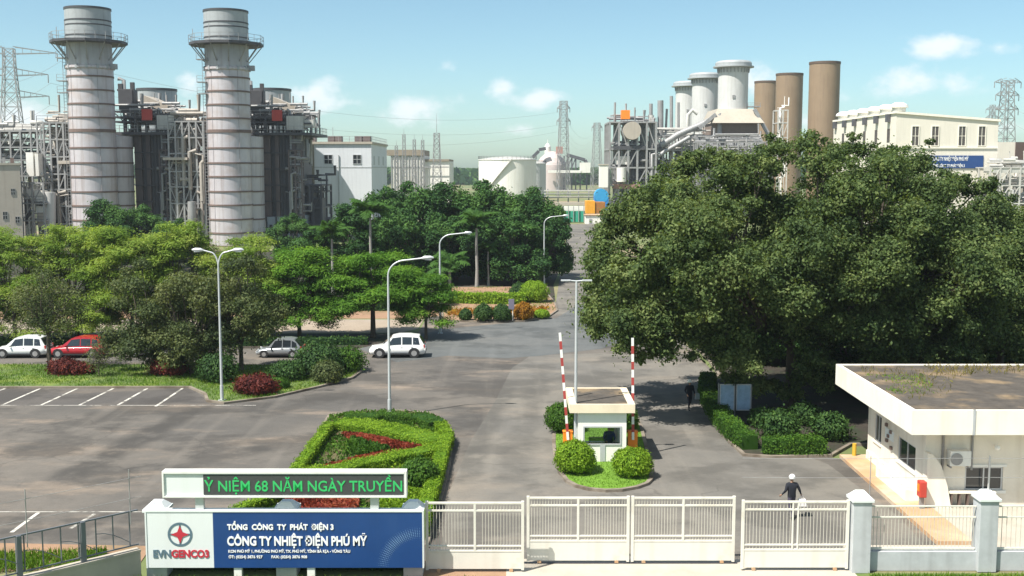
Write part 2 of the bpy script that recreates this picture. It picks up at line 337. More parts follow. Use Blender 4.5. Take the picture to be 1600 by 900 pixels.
# ------------------------------------------------------------------ ground, roads, kerbs
def asphalt_mat(name, base, brown, sandy, sandmix, crack=.5, stains=()):
    m = bpy.data.materials.new(name); m.use_nodes = True; nt = m.node_tree; N = nt.nodes.new; L = nt.links.new
    b = nt.nodes['Principled BSDF']; b.inputs['Roughness'].default_value = .9; b.inputs['Specular IOR Level'].default_value = .25
    tc = N('ShaderNodeTexCoord')
    def noise(scale, det=6, rough=.6, st=(1, 1, 1), lo=.35, hi=.65, rz=0):
        mp = N('ShaderNodeMapping'); mp.inputs['Scale'].default_value = st; mp.inputs['Rotation'].default_value = (0, 0, rz); L(tc.outputs['Object'], mp.inputs[0])
        n = N('ShaderNodeTexNoise'); n.inputs['Scale'].default_value = scale; n.inputs['Detail'].default_value = det; n.inputs['Roughness'].default_value = rough
        L(mp.outputs[0], n.inputs['Vector']); r = N('ShaderNodeMapRange'); r.interpolation_type = 'SMOOTHSTEP'; L(n.outputs[0], r.inputs[0]); r.inputs[1].default_value = lo; r.inputs[2].default_value = hi
        return r.outputs[0]
    def mix(f, a, c, mode='MIX'):
        x = N('ShaderNodeMix'); x.data_type = 'RGBA'; x.blend_type = mode
        for i, v in ((0, f), (6, a), (7, c)):
            if isinstance(v, bpy.types.NodeSocket): L(v, x.inputs[i])
            elif i == 0: x.inputs[0].default_value = v
            else: x.inputs[i].default_value = (*v, 1)
        return x.outputs[2]
    def mul(a, k):
        x = N('ShaderNodeMath'); x.operation = 'MULTIPLY'; L(a, x.inputs[0])
        if isinstance(k, bpy.types.NodeSocket): L(k, x.inputs[1])
        else: x.inputs[1].default_value = k
        return x.outputs[0]
    c = mix(noise(.07, 5, .6), base, brown)
    c = mix(mul(noise(.26, 8, .66, (.42, 1.1, 1), .50, .68, .25), sandmix), c, sandy)
    c = mix(mul(noise(.20, 7, .65, (.75, 1, 1), .47, .60, -.5), .7), c, tuple(x*.55 for x in base))
    c = mix(mul(noise(.9, 6, .7), .22), c, tuple(x*.6 for x in base))
    c = mix(mul(noise(9, 3, .7), .14), c, tuple(x*.45 for x in base))
    # wheel-worn lanes along the driving direction, and sealed cracks
    c = mix(mul(noise(.9, 4, .5, (1, .05, 1), .5, .75, .06), .25), c, tuple(min(1, x*1.35) for x in brown))
    v = N('ShaderNodeTexVoronoi'); v.feature = 'DISTANCE_TO_EDGE'; v.inputs['Scale'].default_value = .16
    wn = N('ShaderNodeTexNoise'); wn.inputs['Scale'].default_value = .5; wn.inputs['Detail'].default_value = 5; L(tc.outputs['Object'], wn.inputs['Vector'])
    va = N('ShaderNodeVectorMath'); va.operation = 'MULTIPLY_ADD'; L(wn.outputs['Color'], va.inputs[0]); va.inputs[1].default_value = (3, 3, 0); L(tc.outputs['Object'], va.inputs[2])
    L(va.outputs[0], v.inputs['Vector'])
    r = N('ShaderNodeMapRange'); L(v.outputs['Distance'], r.inputs[0]); r.inputs[1].default_value = .004; r.inputs[2].default_value = .013; r.inputs[3].default_value = crack; r.inputs[4].default_value = 0
    c = mix(mul(r.outputs[0], noise(.12, 2, .5, lo=.5, hi=.6)), c, tuple(x*.3 for x in base))
    for (p0, p1, w, k) in stains:    # long worn tyre tracks with soft edges
        d = Vector((p1[0]-p0[0], p1[1]-p0[1], 0)); ln = d.length; d.normalize(); n_ = Vector((-d.y, d.x, 0)); q0 = Vector((*p0, 0))
        wob = N('ShaderNodeVectorMath'); wob.operation = 'MULTIPLY_ADD'; L(wn.outputs['Color'], wob.inputs[0]); wob.inputs[1].default_value = (1.6, 1.6, 0); L(tc.outputs['Object'], wob.inputs[2])
        def dist(vec, off, lo, hi):
            a = N('ShaderNodeVectorMath'); a.operation = 'DOT_PRODUCT'; L(wob.outputs[0], a.inputs[0]); a.inputs[1].default_value = vec
            s_ = N('ShaderNodeMath'); s_.operation = 'SUBTRACT'; L(a.outputs['Value'], s_.inputs[0]); s_.inputs[1].default_value = off
            ab = N('ShaderNodeMath'); ab.operation = 'ABSOLUTE'; L(s_.outputs[0], ab.inputs[0])
            r_ = N('ShaderNodeMapRange'); r_.interpolation_type = 'SMOOTHSTEP'; L(ab.outputs[0], r_.inputs[0]); r_.inputs[1].default_value = lo; r_.inputs[2].default_value = hi; r_.inputs[3].default_value = 1; r_.inputs[4].default_value = 0; return r_.outputs[0]
        mid = q0+d*ln/2; ctr = Vector((.8, .8, 0))
        f = mul(mul(dist(n_, n_.dot(mid+ctr), w*.25, w), dist(d, d.dot(mid+ctr), ln*.35, ln*.55)), k)
        f = mul(f, noise(.5, 6, .7, lo=.3, hi=.55)); c = mix(f, c, tuple(x*.52 for x in base))
    L(c, b.inputs['Base Color'])
    bp = N('ShaderNodeBump'); bp.inputs['Strength'].default_value = .25; bp.inputs['Distance'].default_value = .02
    L(noise(14, 3, .7), bp.inputs['Height']); L(bp.outputs[0], b.inputs['Normal'])
    return m
M['asphalt'] = asphalt_mat('yard_asphalt', (.098, .092, .085), (.152, .136, .118), (.27, .215, .165), .75, .25, [(g(70, 765), g(330, 628), 1.3, .85), (g(330, 628), g(540, 600), 1.5, .6), (g(10, 700), g(200, 690), 1.6, .5), (g(300, 720), g(430, 700), 1.4, .6), (g(390, 655), g(560, 610), 1.2, .5)])
M['lane'] = asphalt_mat('lane_asphalt', (.146, .139, .127), (.185, .170, .146), (.26, .22, .175), .5, .3, [(g(720, 760), g(800, 590), .9, .6), (g(790, 770), g(850, 570), 1.0, .45), (g(1040, 740), g(1250, 770), 1.6, .5), (g(1010, 560), g(1075, 560), 1.5, .5)])
M['newasphalt'] = asphalt_mat('dark_asphalt_patch', (.108, .116, .117), (.130, .133, .130), (.20, .185, .16), .25, .2)
M['ground'] = mat('dusty_ground', (.12, .15, .05), .95, var=.3, scale=.15, col2=(.25, .19, .12), amt=.45, scale2=.03, bump=.3)
M['paint'] = None
def paintmat():
    m = mat('worn_white_paint', (.50, .48, .43), .8, var=.15, scale=3); nt = m.node_tree; N = nt.nodes.new; L = nt.links.new
    tr = N('ShaderNodeBsdfTransparent'); mx = N('ShaderNodeMixShader'); tc = N('ShaderNodeTexCoord'); n = N('ShaderNodeTexNoise'); n.inputs['Scale'].default_value = .9; n.inputs['Detail'].default_value = 8; n.inputs['Roughness'].default_value = .7
    L(tc.outputs['Object'], n.inputs['Vector']); r = N('ShaderNodeMapRange'); L(n.outputs[0], r.inputs[0]); r.inputs[1].default_value = .38; r.inputs[2].default_value = .52
    L(r.outputs[0], mx.inputs[0]); L(tr.outputs[0], mx.inputs[1]); L(nt.nodes['Principled BSDF'].outputs[0], mx.inputs[2]); L(mx.outputs[0], nt.nodes['Material Output'].inputs[0]); return m
M['paint'] = paintmat()

mb = MB(); mb.sheet([(-30000, -300), (30000, -300), (30000, 45000), (-30000, 45000)], -.02); struct(mb.build('ground', M['ground']))
# the asphalt forecourt and the road that leaves it between the trees
yard = [(-80, 39.6), (-13.2, 39.6), (-3.0, 38.9), (12.2, 38.9), (15.9, 40.5), (15.9, 53), (13.9, 54), (13.9, 86), (13.3, 107), (-3, 106.5), (-8, 105), (-8, 94.2), (-80, 94.2)]
mb = MB(); mb.sheet(yard, .0); struct(mb.build('yard_asphalt', M['asphalt']))
mb = MB(); mb.sheet([(4.0, 106), (13.3, 107.0), (14.5, 134), (20.6, 280), (14.2, 280), (5.6, 134)], -.004); struct(mb.build('plant_road', M['lane']))
lane = [g(700, 772), g(735, 690), g(775, 625), g(800, 575), g(830, 555), g(940, 552), g(1000, 556), (13.7, 80), (13.7, 55), (15.0, 52), (15.6, 44), (15.4, 40.6), (11.9, 38.95), (-2.6, 38.95)]
mb = MB(); mb.sheet(lane, .004); struct(mb.build('entrance_lane', M['lane']))
newp = [g(560, 545), g(690, 515), g(870, 497), g(905, 475), g(985, 480), g(1010, 520), g(940, 545), g(845, 556), g(790, 560), g(700, 556), g(620, 566)]
mb = MB(); mb.sheet(newp, .008); struct(mb.build('road_patch', M['newasphalt']))
mb = MB(); mb.sheet([(-80, 94.6), (-9.5, 94.6), (-8.2, 97), (-8.2, 103), (-80, 103)], .0); struct(mb.build('side_road', M['sand']))
mb = MB(); mb.sheet([(-90, 103.6), (2.4, 103.6), (3.6, 107), (3.9, 112), (3.2, 117), (-90, 117)], -.008); struct(mb.build('garden_soil', M['soil']))
mb = MB(); mb.sheet([(-90, 86.2), (-11, 86.2), (-9, 88.5), (-9, 92.5), (-11, 94.0), (-90, 94.0)], .004); struct(mb.build('median_shade', M['shadesoil']))  # median lawn in tree shade; the dark sheet colour stands for that shade
mb = MB(); mb.sheet([(-90, 118), (4.6, 118), (5, 134), (9.5, 190), (-90, 190)], -.012); struct(mb.build('garden_floor', M['shadesoil']))
mb = MB(); mb.sheet([(-60, 35.0), (-13.2, 38.1), (-13.4, 40.4), (-22, 40.9), (-60, 40.2)], .008); struct(mb.build('soil_strip', M['soil']))
mb = MB(); mb.sheet([(-4, 36.0), (-.2, 36.0), (-.2, 38.9), (-3.5, 38.9)], .010); struct(mb.build('gate_soil', M['soil']))
mb = MB(); mb.sheet([(-.2, 33.5), (11.9, 33.5), (11.9, 37.4), (11.9, 39.0), (-.2, 39.0)], .014); struct(mb.build('gate_threshold', M['lightconc']))
mb = MB(); mb.sheet([(-70, 20), (-.6, 20), (-.6, 36.2), (-12.2, 37.2), (-16.2, 33.6), (-30, 21)], .0); struct(mb.build('outer_verge', M['lawn']))
mb = MB(); mb.sheet([(11.7, 20), (60, 20), (60, 37.6), (11.7, 37.6)], .0); struct(mb.build('roadside_verge', M['lawn']))
# pavings inside the right-hand side
mb = MB(); mb.prism([(15.85, 40.5), (17.2, 40.5), (17.2, 53.2), (15.9, 53.2)], .0, .16); struct(mb.build('guardhouse_walk', M['plinth']))
mb = MB(); mb.prism([(17.2, 38.4), (45, 38.4), (45, 45.5), (17.2, 45.5)], .0, .12); struct(mb.build('guardhouse_apron', M['lightconc']))
mb = MB(); mb.sheet([(12.3, 38.4), (17.2, 38.4), (17.2, 40.5), (12.3, 40.5)], .008); struct(mb.build('guardhouse_forecourt', M['lightconc']))

def offset_poly(poly, d):
    n = len(poly); area = sum(poly[i][0]*poly[(i+1) % n][1]-poly[(i+1) % n][0]*poly[i][1] for i in range(n))
    s = 1 if area > 0 else -1; out = []
    for i in range(n):
        a, b, c = Vector(poly[i-1]), Vector(poly[i]), Vector(poly[(i+1) % n])
        n1 = Vector((-(b-a).y, (b-a).x)).normalized()*s; n2 = Vector((-(c-b).y, (c-b).x)).normalized()*s
        m = (n1+n2); m = m.normalized() if m.length > 1e-6 else n1
        k = d/max(.35, m.dot(n1)); out.append((b.x+m.x*k, b.y+m.y*k))
    return out
def smooth_poly(poly, it=2):
    for _ in range(it):
        q = []
        for i in range(len(poly)):
            a, b = Vector(poly[i]), Vector(poly[(i+1) % len(poly)])
            q += [tuple(a*.75+b*.25), tuple(a*.25+b*.75)]
        poly = q
    return poly
def island(name, poly, topmat, h=.13, kw=.18):
    inner = offset_poly(poly, kw); n = len(poly); mb = MB()
    vs = [(p[0], p[1], -.02) for p in poly]+[(p[0], p[1], h) for p in poly]+[(p[0], p[1], h) for p in inner]+[(p[0], p[1], h-.05) for p in inner]
    area = sum(poly[i][0]*poly[(i+1) % n][1]-poly[(i+1) % n][0]*poly[i][1] for i in range(n)); fs = []
    for r in range(3):
        for i in range(n):
            f = (r*n+i, r*n+(i+1) % n, (r+1)*n+(i+1) % n, (r+1)*n+i); fs.append(f if area > 0 else f[::-1])
    mb.add(vs, fs); struct(mb.build(name+'_kerb', M['kerb']))
    mb = MB(); mb.sheet(inner, h-.02); struct(mb.build(name+'_soil', topmat)); return inner
STRIP = [(-80, 70.0), g(200, 607), g(295, 607), g(318, 617), g(322, 628), g(350, 632), g(430, 622), g(500, 606), g(552, 592), g(568, 580), g(562, 570), g(535, 563), g(480, 567), g(420, 572), g(0, 571), (-80, 79.5)]
strip_in = island('parking_lawn', STRIP, M['lawn'])
BOOTH_I = smooth_poly([g(864, 655), g(880, 648), g(985, 648), g(1002, 660), g(1012, 700), g(1024, 748), g(1010, 762), g(960, 771), g(905, 766), g(876, 750), g(862, 712)], 1)
booth_in = island('booth_island', BOOTH_I, M['greenlawn'])
M['bedsoil'] = mat('planted_soil', (.085, .075, .030), .95, var=.3, scale=1.5, col2=(.14, .085, .05), amt=.4, scale2=.5, bump=.4)
BED = [g(512, 652), g(560, 645), g(620, 643), g(672, 647), g(700, 661), g(709, 680), (-2.9, 52), (-2.95, 46), (-3.1, 40.2), (-12.4, 40.2), (-11.2, 43), g(440, 770), g(468, 722)]
bed_in = island('flower_island', BED, M['bedsoil'])
TREEBED = [(14.3, 86.5), (14.25, 80), g(1122, 588), g(1098, 601), g(1094, 622), g(1104, 648), g(1128, 682), g(1160, 713), (12.6, 53.0), (15.6, 53.3), (17.2, 55.5), (60, 55.5), (60, 130), (16.6, 130)]
tree_in = island('tree_bed', TREEBED, M['shadesoil'])
GARDEN = [g(690, 502), g(760, 504), g(820, 503), g(858, 496), g(872, 486), g(868, 474), g(858, 462), g(856, 449), g(690, 450)]
garden_in = island('garden_bed', GARDEN, M['soil'])

mb = MB(); mb.sheet([(-80, 65.0), g(-10, 634), g(200, 634), g(300, 632), g(330, 636), g(318, 622), g(300, 607), (-80, 70.1)], .004); struct(mb.build('bay_asphalt', asphalt_mat('old_bay_asphalt', (.088, .082, .078), (.115, .104, .095), (.22, .18, .14), .4, .25)))
# painted parking bays
mb = MB()
def stripe(a, b, w=.12, z=.006):
    a, b = Vector(g(*a)), Vector(g(*b)); d = (b-a).normalized(); n = Vector((-d.y, d.x))*w/2
    mb.add([(*(a-n), z), (*(b-n), z), (*(b+n), z), (*(a+n), z)], [(3, 2, 1, 0) if (b-a).x*1 < 0 and False else (0, 1, 2, 3)])
for a, b in (((63, 607), (3, 633)), ((121, 607), (64, 633)), ((177, 607), (124, 633)), ((230, 607), (184, 633)), ((285, 607), (243, 635)), ((8, 607), (-60, 633)),
             ((60, 801), (18, 832)), ((148, 803), (110, 826))):
    stripe(a, b, .16)
struct(mb.build('bay_markings', M['paint']))
mb = MB(); stripe((-200, 633.5), (400, 633.5), .10, .010); stripe((-200, 800), (240, 800), .08, .010); struct(mb.build('bay_end_marking', M['paint']))

# ------------------------------------------------------------------ foliage
def leaf_mesh(name, pos, nrm, length, width, var, seed=0, droop=.3, curl=True):
    """one small pointed leaf face at every position"""
    r = np.random.default_rng(seed); n = len(pos)
    nrm = nrm/np.maximum(1e-6, np.linalg.norm(nrm, axis=1, keepdims=True))
    t = r.normal(size=(n, 3)); t[:, 2] -= droop; d = t-(t*nrm).sum(1, keepdims=True)*nrm; d /= np.maximum(1e-6, np.linalg.norm(d, axis=1, keepdims=True))
    s = np.cross(nrm, d); k = r.uniform(.65, 1.35, (n, 1)); L = length*k/2; Wd = width*k/2
    V = np.empty((n, 4, 3)); V[:, 0] = pos-d*L; V[:, 1] = pos+s*Wd+nrm*Wd*.2; V[:, 2] = pos+d*L; V[:, 3] = pos-s*Wd+nrm*Wd*.2
    me = bpy.data.meshes.new(name); me.vertices.add(4*n); me.vertices.foreach_set('co', V.reshape(-1).astype(np.float32))
    me.loops.add(4*n); me.loops.foreach_set('vertex_index', np.arange(4*n, dtype=np.int32))
    me.polygons.add(n); me.polygons.foreach_set('loop_start', np.arange(0, 4*n, 4, dtype=np.int32)); 
    me.update(calc_edges=True)
    a = me.attributes.new('var', 'FLOAT', 'FACE'); a.data.foreach_set('value', np.clip(var, 0, 1).astype(np.float32))
    return me
def leaf_obj(name, me, m, parent=None, loc=(0, 0, 0)):
    me.materials.append(m); o = bpy.data.objects.new(name, me); COL.objects.link(o); o.location = loc
    if parent is not None: o.parent = parent
    return o
def crown_points(clumps, n, seed, flat=.75, up=.45, shell=.5, fuzz=.16):
    r = np.random.default_rng(seed); c = np.array([x[:3] for x in clumps]); rad = np.array([x[3] for x in clumps])
    w = rad**2; w /= w.sum(); idx = r.choice(len(clumps), n, p=w)
    u = r.normal(size=(n, 3)); u /= np.linalg.norm(u, axis=1, keepdims=True)
    q = r.uniform(0, 1, n)**.5*(1-shell)+shell; q *= 1+fuzz*r.normal(size=n)
    # every clump is itself lumpy
    ph = r.uniform(0, 6.28, (len(clumps), 3))[idx]
    lump = 1+.22*np.sin(u[:, 0]*4+ph[:, 0])*np.sin(u[:, 1]*4.3+ph[:, 1])+.15*np.sin(u[:, 2]*5+ph[:, 2])
    p = c[idx]+u*np.array([1, 1, flat])*(rad[idx]*q*lump)[:, None]
    nr = u*.75+r.normal(size=(n, 3))*.55; nr[:, 2] += up
    cv = r.uniform(-.22, .22, len(clumps))[idx]
    return p, nr, .5+cv+r.normal(size=n)*.16
def limb(mb, a, b, r0, r1, rng, sag=.15, n=5, sides=6):
    a, b = Vector(a), Vector(b); L = (b-a).length; pts = []; rad = []
    off = Vector((rng.uniform(-1, 1), rng.uniform(-1, 1), rng.uniform(-.2, 1)))*L*sag
    for i in range(n+1):
        t = i/n; p = a.lerp(b, t)+off*4*t*(1-t)*.6+Vector((rng.uniform(-1, 1), rng.uniform(-1, 1), rng.uniform(-1, 1)))*L*.02*(0 < i < n)
        pts.append(p); rad.append(r0*(1-t)+r1*t)
    mb.tube(pts, rad, sides)
def tree_parts(root, clumps, n, leaf, m, th, tr, seed, flat=.75, forks=4, lw=.5, up=.45, shell=.5, bark='bark', lean=(0, 0), fuzz=.16, lmin=0):
    rng = random.Random(seed); mb = MB()
    top = Vector((lean[0], lean[1], th)); mb.tube([(0, 0, -.1), (lean[0]*.2, lean[1]*.2, th*.15), (lean[0]*.6, lean[1]*.6, th*.6), top], [tr*1.5, tr*1.05, tr*.9, tr*.8], 9)
    cs = sorted(clumps, key=lambda c: math.atan2(c[1], c[0])); forkpts = []
    for k in range(forks):
        grp = cs[k*len(cs)//forks:(k+1)*len(cs)//forks]
        if not grp: continue
        m_ = sum((Vector(c[:3]) for c in grp), Vector())/len(grp); f = top.lerp(m_, .5); limb(mb, top, f, tr*.7, tr*.42, rng, .12)
        for c in grp:
            if c[3] < lmin: continue
            e = Vector(c[:3]); limb(mb, f, e, tr*.36, tr*.05+.01, rng, .14, 5, 5)
            for _ in range(3):
                u = Vector((rng.gauss(0, 1), rng.gauss(0, 1), rng.gauss(.3, .8))).normalized(); limb(mb, f.lerp(e, rng.uniform(.6, 1)), e+u*c[3]*.8, tr*.08+.008, .006, rng, .1, 3, 4)
    mb.build('trunk', M[bark], root)
    p, nr, va = crown_points(clumps, n, seed, flat, up, shell, fuzz)
    return leaf_obj('crown', leaf_mesh('crown', p, nr, leaf, leaf*lw, va, seed), m, root)
def dome_clumps(rng, rx, ry, z0, z1, n, r0, r1, fill=.25, lift=.0):
    out = []
    for i in range(n):
        t = (i+.5)/n; ph = i*2.39996+rng.uniform(-.3, .3); zz = 1-t*(1.0+lift); s = math.sqrt(max(0, 1-zz*zz)) if zz > 0 else 1+zz*.25
        q = rng.uniform(.78, 1.05) if rng.random() > fill else rng.uniform(.25, .7)
        z = z0+(z1-z0)*max(-.12, zz)*q
        out.append((rx*s*q*math.cos(ph), ry*s*q*math.sin(ph), z, rng.uniform(r0, r1)))
    return out
# ------------------------------------------------------------------ trees
def wt(px, py, Y, r, o): p = at(px, py, Y); return (p.x-o[0], p.y-o[1], p.z-o[2], r)
RNG = random.Random(7)

# the two great fig trees over the entrance and one more behind the guard house
def sprigs(cl, rng, k, f0, f1):
    out = list(cl)
    for (x, y, z, r) in cl:
        for _ in range(k):
            u = Vector((rng.gauss(0, 1), rng.gauss(0, 1), rng.gauss(.15, .8))).normalized(); q = r*rng.uniform(.7, 1.55); out.append((x+u.x*q, y+u.y*q, z+u.z*q*.75, r*rng.uniform(f0, f1)))
    return out
def big_tree(label, base, outline, dome, n, seed, th, tr):
    root = thing('fig_tree', label, 'tree', base, 0, 'big fig trees right of the entrance lane')
    cl = sprigs([wt(px, py, Y, r*.85, base) for (px, py, Y, r) in outline]+dome, random.Random(seed), 7, .3, .6)
    tree_parts(root, cl, n, .185, LEAF['big'], th, tr*.6, seed, .78, 6, .6, .35, .15, fuzz=.3, lmin=.85); return root
rg = random.Random(11)
bA = (16.2, 64.2, .1)
dA = [(x-4.6, y, z, r) for (x, y, z, r) in dome_clumps(rg, 6.8, 6.6, 5.0, 13.2, 44, .9, 1.8)]
oA = [(938, 440, 64, 1.0), (932, 470, 63, .8), (925, 500, 62, .6), (960, 505, 61, 1.0), (990, 530, 60, .9), (1003, 556, 60, .5), (1035, 530, 61, .8), (945, 400, 65, 1.2), (942, 365, 66, 1.0), (958, 345, 67, .9),
      (992, 345, 66, 1.2), (1010, 318, 66, .9), (1042, 290, 66, 1.1), (1062, 262, 66, .9), (1095, 255, 65, .9), (1130, 250, 66, .9), (1165, 262, 65, 1.0), (1195, 250, 64, 1.0), (1110, 540, 60, 1.0), (1160, 560, 60, 1.2), (1075, 520, 60, .9), (1150, 590, 62, .8), (1190, 600, 62.5, .8), (1228, 612, 62.5, .7),
      (1000, 430, 59, 1.3), (1050, 400, 58, 1.5), (1100, 350, 58.5, 1.4), (1020, 480, 59, 1.2), (1090, 460, 58, 1.4), (1150, 420, 58, 1.5)]
big_tree('broad dark green fig tree overhanging the entrance lane beside the sentry booth', bA, oA, dA, 330000, 21, 3.6, .55)
bB = (21.6, 66.5, .1)
dB = [(x, y, z, r) for (x, y, z, r) in dome_clumps(rg, 8.6, 7.4, 4.8, 13.2, 56, 1.0, 1.9)]
oB = [(1215, 232, 67, .9), (1255, 225, 68, 1.0), (1300, 236, 68, 1.0), (1345, 236, 68, .9), (1335, 216, 68, .4), (1385, 248, 68, .9), (1430, 262, 69, 1.0), (1415, 232, 69, .35), (1452, 222, 69, .28), (1490, 285, 68, 1.1), (1530, 295, 68, 1.1), (1280, 255, 64, 1.4),
      (1340, 300, 60, 1.6), (1430, 340, 60, 1.6), (1500, 400, 61, 1.5), (1280, 380, 59, 1.6), (1380, 420, 59, 1.6), (1450, 480, 60, 1.4), (1250, 470, 59, 1.4), (1330, 510, 60, 1.3), (1200, 540, 61, 1.1), (1270, 560, 61, 1.0), (1400, 540, 61, 1.1),
      (1545, 330, 66, 1.2), (1250, 590, 63, .8), (1290, 600, 62.5, .8), (1325, 585, 62, .9), (1370, 560, 61, 1.1), (1440, 548, 61, 1.2), (1500, 555, 61, 1.1), (1340, 450, 59, 1.4), (1230, 420, 59, 1.3), (1410, 390, 60, 1.4), (1300, 330, 61, 1.3)]
big_tree('tallest fig tree with wide dark crown rising behind the guard house', bB, oB, dB, 400000, 22, 4.2, .7)
bC = (30.2, 68.5, .1)
dC = [(x, y, z, r) for (x, y, z, r) in dome_clumps(rg, 5.6, 6, 4.0, 10.6, 34, .9, 1.7)]
oC = [(1560, 312, 70, .8), (1590, 345, 70, .9), (1570, 400, 64, 1.3), (1590, 470, 64, 1.2), (1530, 500, 63, 1.2), (1590, 540, 63, 1.2), (1500, 545, 63, 1.0)]
big_tree('smaller fig tree at the edge of the picture behind the guard house roof', bC, oC, dC, 170000, 23, 3.4, .42)

# feathery umbrella trees on the median behind the parked cars
def feather_clumps(rng, rx, ry, z0, z1, layers, per, r0, r1):
    out = []
    for k in range(layers):
        t = k/max(1, layers-1); z = z0+(z1-z0)*t; s = .95-.55*t**1.6 if t > .2 else .8+.75*t
        for i in range(per-int(per*.35*t)):
            ph = i*2*math.pi/max(3, per-int(per*.35*t))+rng.uniform(-.4, .4)+k; q = s*rng.uniform(.55, 1.05)
            out.append((rx*q*math.cos(ph), ry*q*math.sin(ph), z+rng.uniform(-.75, .75)-.5*q, rng.uniform(r0, r1)))
    return out
def feather_tree(label, x, y, z1, rx, kind, seed, n=15000, z0=2.3, layers=7, per=10, th=2.6, tr=.17):
    root = thing('umbrella_tree', label, 'tree', (x, y, .0), 0, 'feathery shade trees along the car park')
    cl = feather_clumps(random.Random(seed), rx, rx*.8, z0, z1, layers, per, .8, 1.5)
    o = tree_parts(root, cl, int(n*2.6), .30, LEAF[kind], th, tr, seed, .42, 5, .24, 1.3, .1); return root
def px_x(px, Y): return at(px, 450, Y).x
feather_tree('lime green feathery tree at the far left edge above the white car', px_x(20, 89), 89, 8.4, 5.6, 'feather', 31, 20000)
feather_tree('lime green feathery tree above the red car', px_x(118, 91), 91, 8.7, 4.6, 'feather', 32, 15000)
feather_tree('broad lime feathery tree in front of the left chimney', px_x(205, 89), 89, 8.6, 4.8, 'feather', 33, 18000)
feather_tree('yellow green feathery tree between the two chimneys', px_x(280, 91), 91, 9.0, 4.4, 'feather', 34, 15000)
feather_tree('feathery tree standing at the foot of the right chimney', px_x(385, 91), 91, 7.6, 4.2, 'feather', 35, 15000)
feather_tree('green feathery tree above the silver hatchback', px_x(470, 92), 91, 7.0, 3.8, 'feather2', 36, 14000)
feather_tree('low spreading green tree behind the white crossover car', px_x(582, 92), 92, 6.3, 5.4, 'feather2', 37, 20000, 3.2, 5, 10, 2.6, .22)
feather_tree('small green feathery tree beside the grass kerb tip by the junction', px_x(665, 91), 91, 5.0, 2.6, 'feather2', 38, 7000, 2.6, 4, 7, 2.2, .13)

# duller broadleaf trees on the parking lawn
def olive_tree(label, px, Y, z1, rx, z0, seed, n, kind='olive', th=1.8, tr=.16, leaf=.24):
    root = thing('shade_tree', label, 'tree', (px_x(px, Y) if px < 9000 else 0, Y, .1), 0, 'broadleaf trees on the parking lawn')
    cl = dome_clumps(random.Random(seed), rx, rx*.9, z0, z1, 34, .6, 1.1, .35, .2)
    tree_parts(root, cl, int(n*1.5), leaf*.8, LEAF[kind], th, tr, seed, .75, 5, .5, .4, .3); return root
gx = lambda px, py: g(px, py)
olive_tree('thin grey green tree with forked trunk between white and red cars', 72, 76.5, 7.0, 2.5, 3.4, 41, 5200, 'olive', 2.4, .15, .2)
olive_tree('bushy dark olive tree in front of the dark parked car', 236, 75.5, 7.6, 3.0, 2.2, 42, 15000)
olive_tree('leaning dark olive tree behind the double armed lamp post', 296, 74.8, 7.3, 2.7, 1.4, 43, 12000)
olive_tree('dense olive tree left of the silver hatchback', 374, 76.0, 7.6, 3.0, 3.0, 44, 13000)
olive_tree('slender young sapling beside the red leaved bush', 149, 74.0, 2.4, .4, .9, 45, 600, 'olive', .8, .04, .16)

# the dark evergreen grove beyond the junction
grove = [(548, 131, 10.0, 4.2, 0), (600, 139, 12.0, 4.6, 1), (655, 142, 12.9, 5.0, 2), (712, 140, 12.4, 4.8, 0), (765, 143, 12.8, 5.0, 1), (815, 141, 12.2, 4.6, 2), (850, 138, 11.0, 3.3, 0), (630, 133, 9.6, 4.0, 2), (800, 135, 9.0, 4.2, 1), (700, 135, 8.6, 3.8, 2)]
protos = []
for s in range(3):
    root = thing('evergreen_tree', 'x', 'tree', (0, 0, 0), 0, 'dark evergreen trees of the grove beyond the junction')
    cl = dome_clumps(random.Random(60+s), 4.6, 4.6, 3.0, 11.3, 42, .8, 1.6, .25, .25)
    tree_parts(root, cl, 30000, .38, LEAF['dense'], 2.4, .26, 60+s, .8, 5, .5, .35, .4); protos.append(root)
glabels = ['dark evergreen nearest the white block building at the grove edge', 'dark evergreen in front of the storage hall', 'tallest dark evergreen in the middle of the grove', 'dark evergreen below the lattice lightning masts',
           'dark evergreen in front of the big white tank', 'dark evergreen at the right side of the white tank', 'last dark evergreen of the grove beside the plant road', 'lower dark evergreen at the front left of the grove', 'lower dark evergreen behind the two slim palms', 'low dark evergreen behind the tall single arm lamp']
used = set()
for i, (px, Y, z1, rx, s) in enumerate(grove):
    p = protos[s]; sc = (rx/4.6, rx/4.6, z1/12.3); rz = RNG.uniform(0, 6.28); loc = (px_x(px, Y), Y, 0)
    if s not in used: used.add(s); p.location = loc; p.rotation_euler = (0, 0, rz); p.scale = sc; p['label'] = glabels[i]
    else: dup(p, None, loc, rz, sc, glabels[i])
for i, (px, Y, z1, rx, s, lab) in enumerate([(172, 152, 9.9, 3.8, 0, 'dark green tree hiding the foot of the left chimney'), (222, 155, 9.2, 3.6, 1, 'dark green tree in front of the left boiler casing'), (272, 150, 7.6, 3.0, 2, 'low dark tree left of the right chimney foot'),
                                              (485, 128, 7.2, 3.2, 1, 'small dark tree in front of the white block building'), (455, 160, 8.0, 3.0, 2, 'small dark tree below the right boiler casing')]):
    dup(protos[s], None, (px_x(px, Y), Y, 0), RNG.uniform(0, 6), (rx/4.6, rx/4.6, z1/12.3), lab, 'dark trees in front of the boilers')
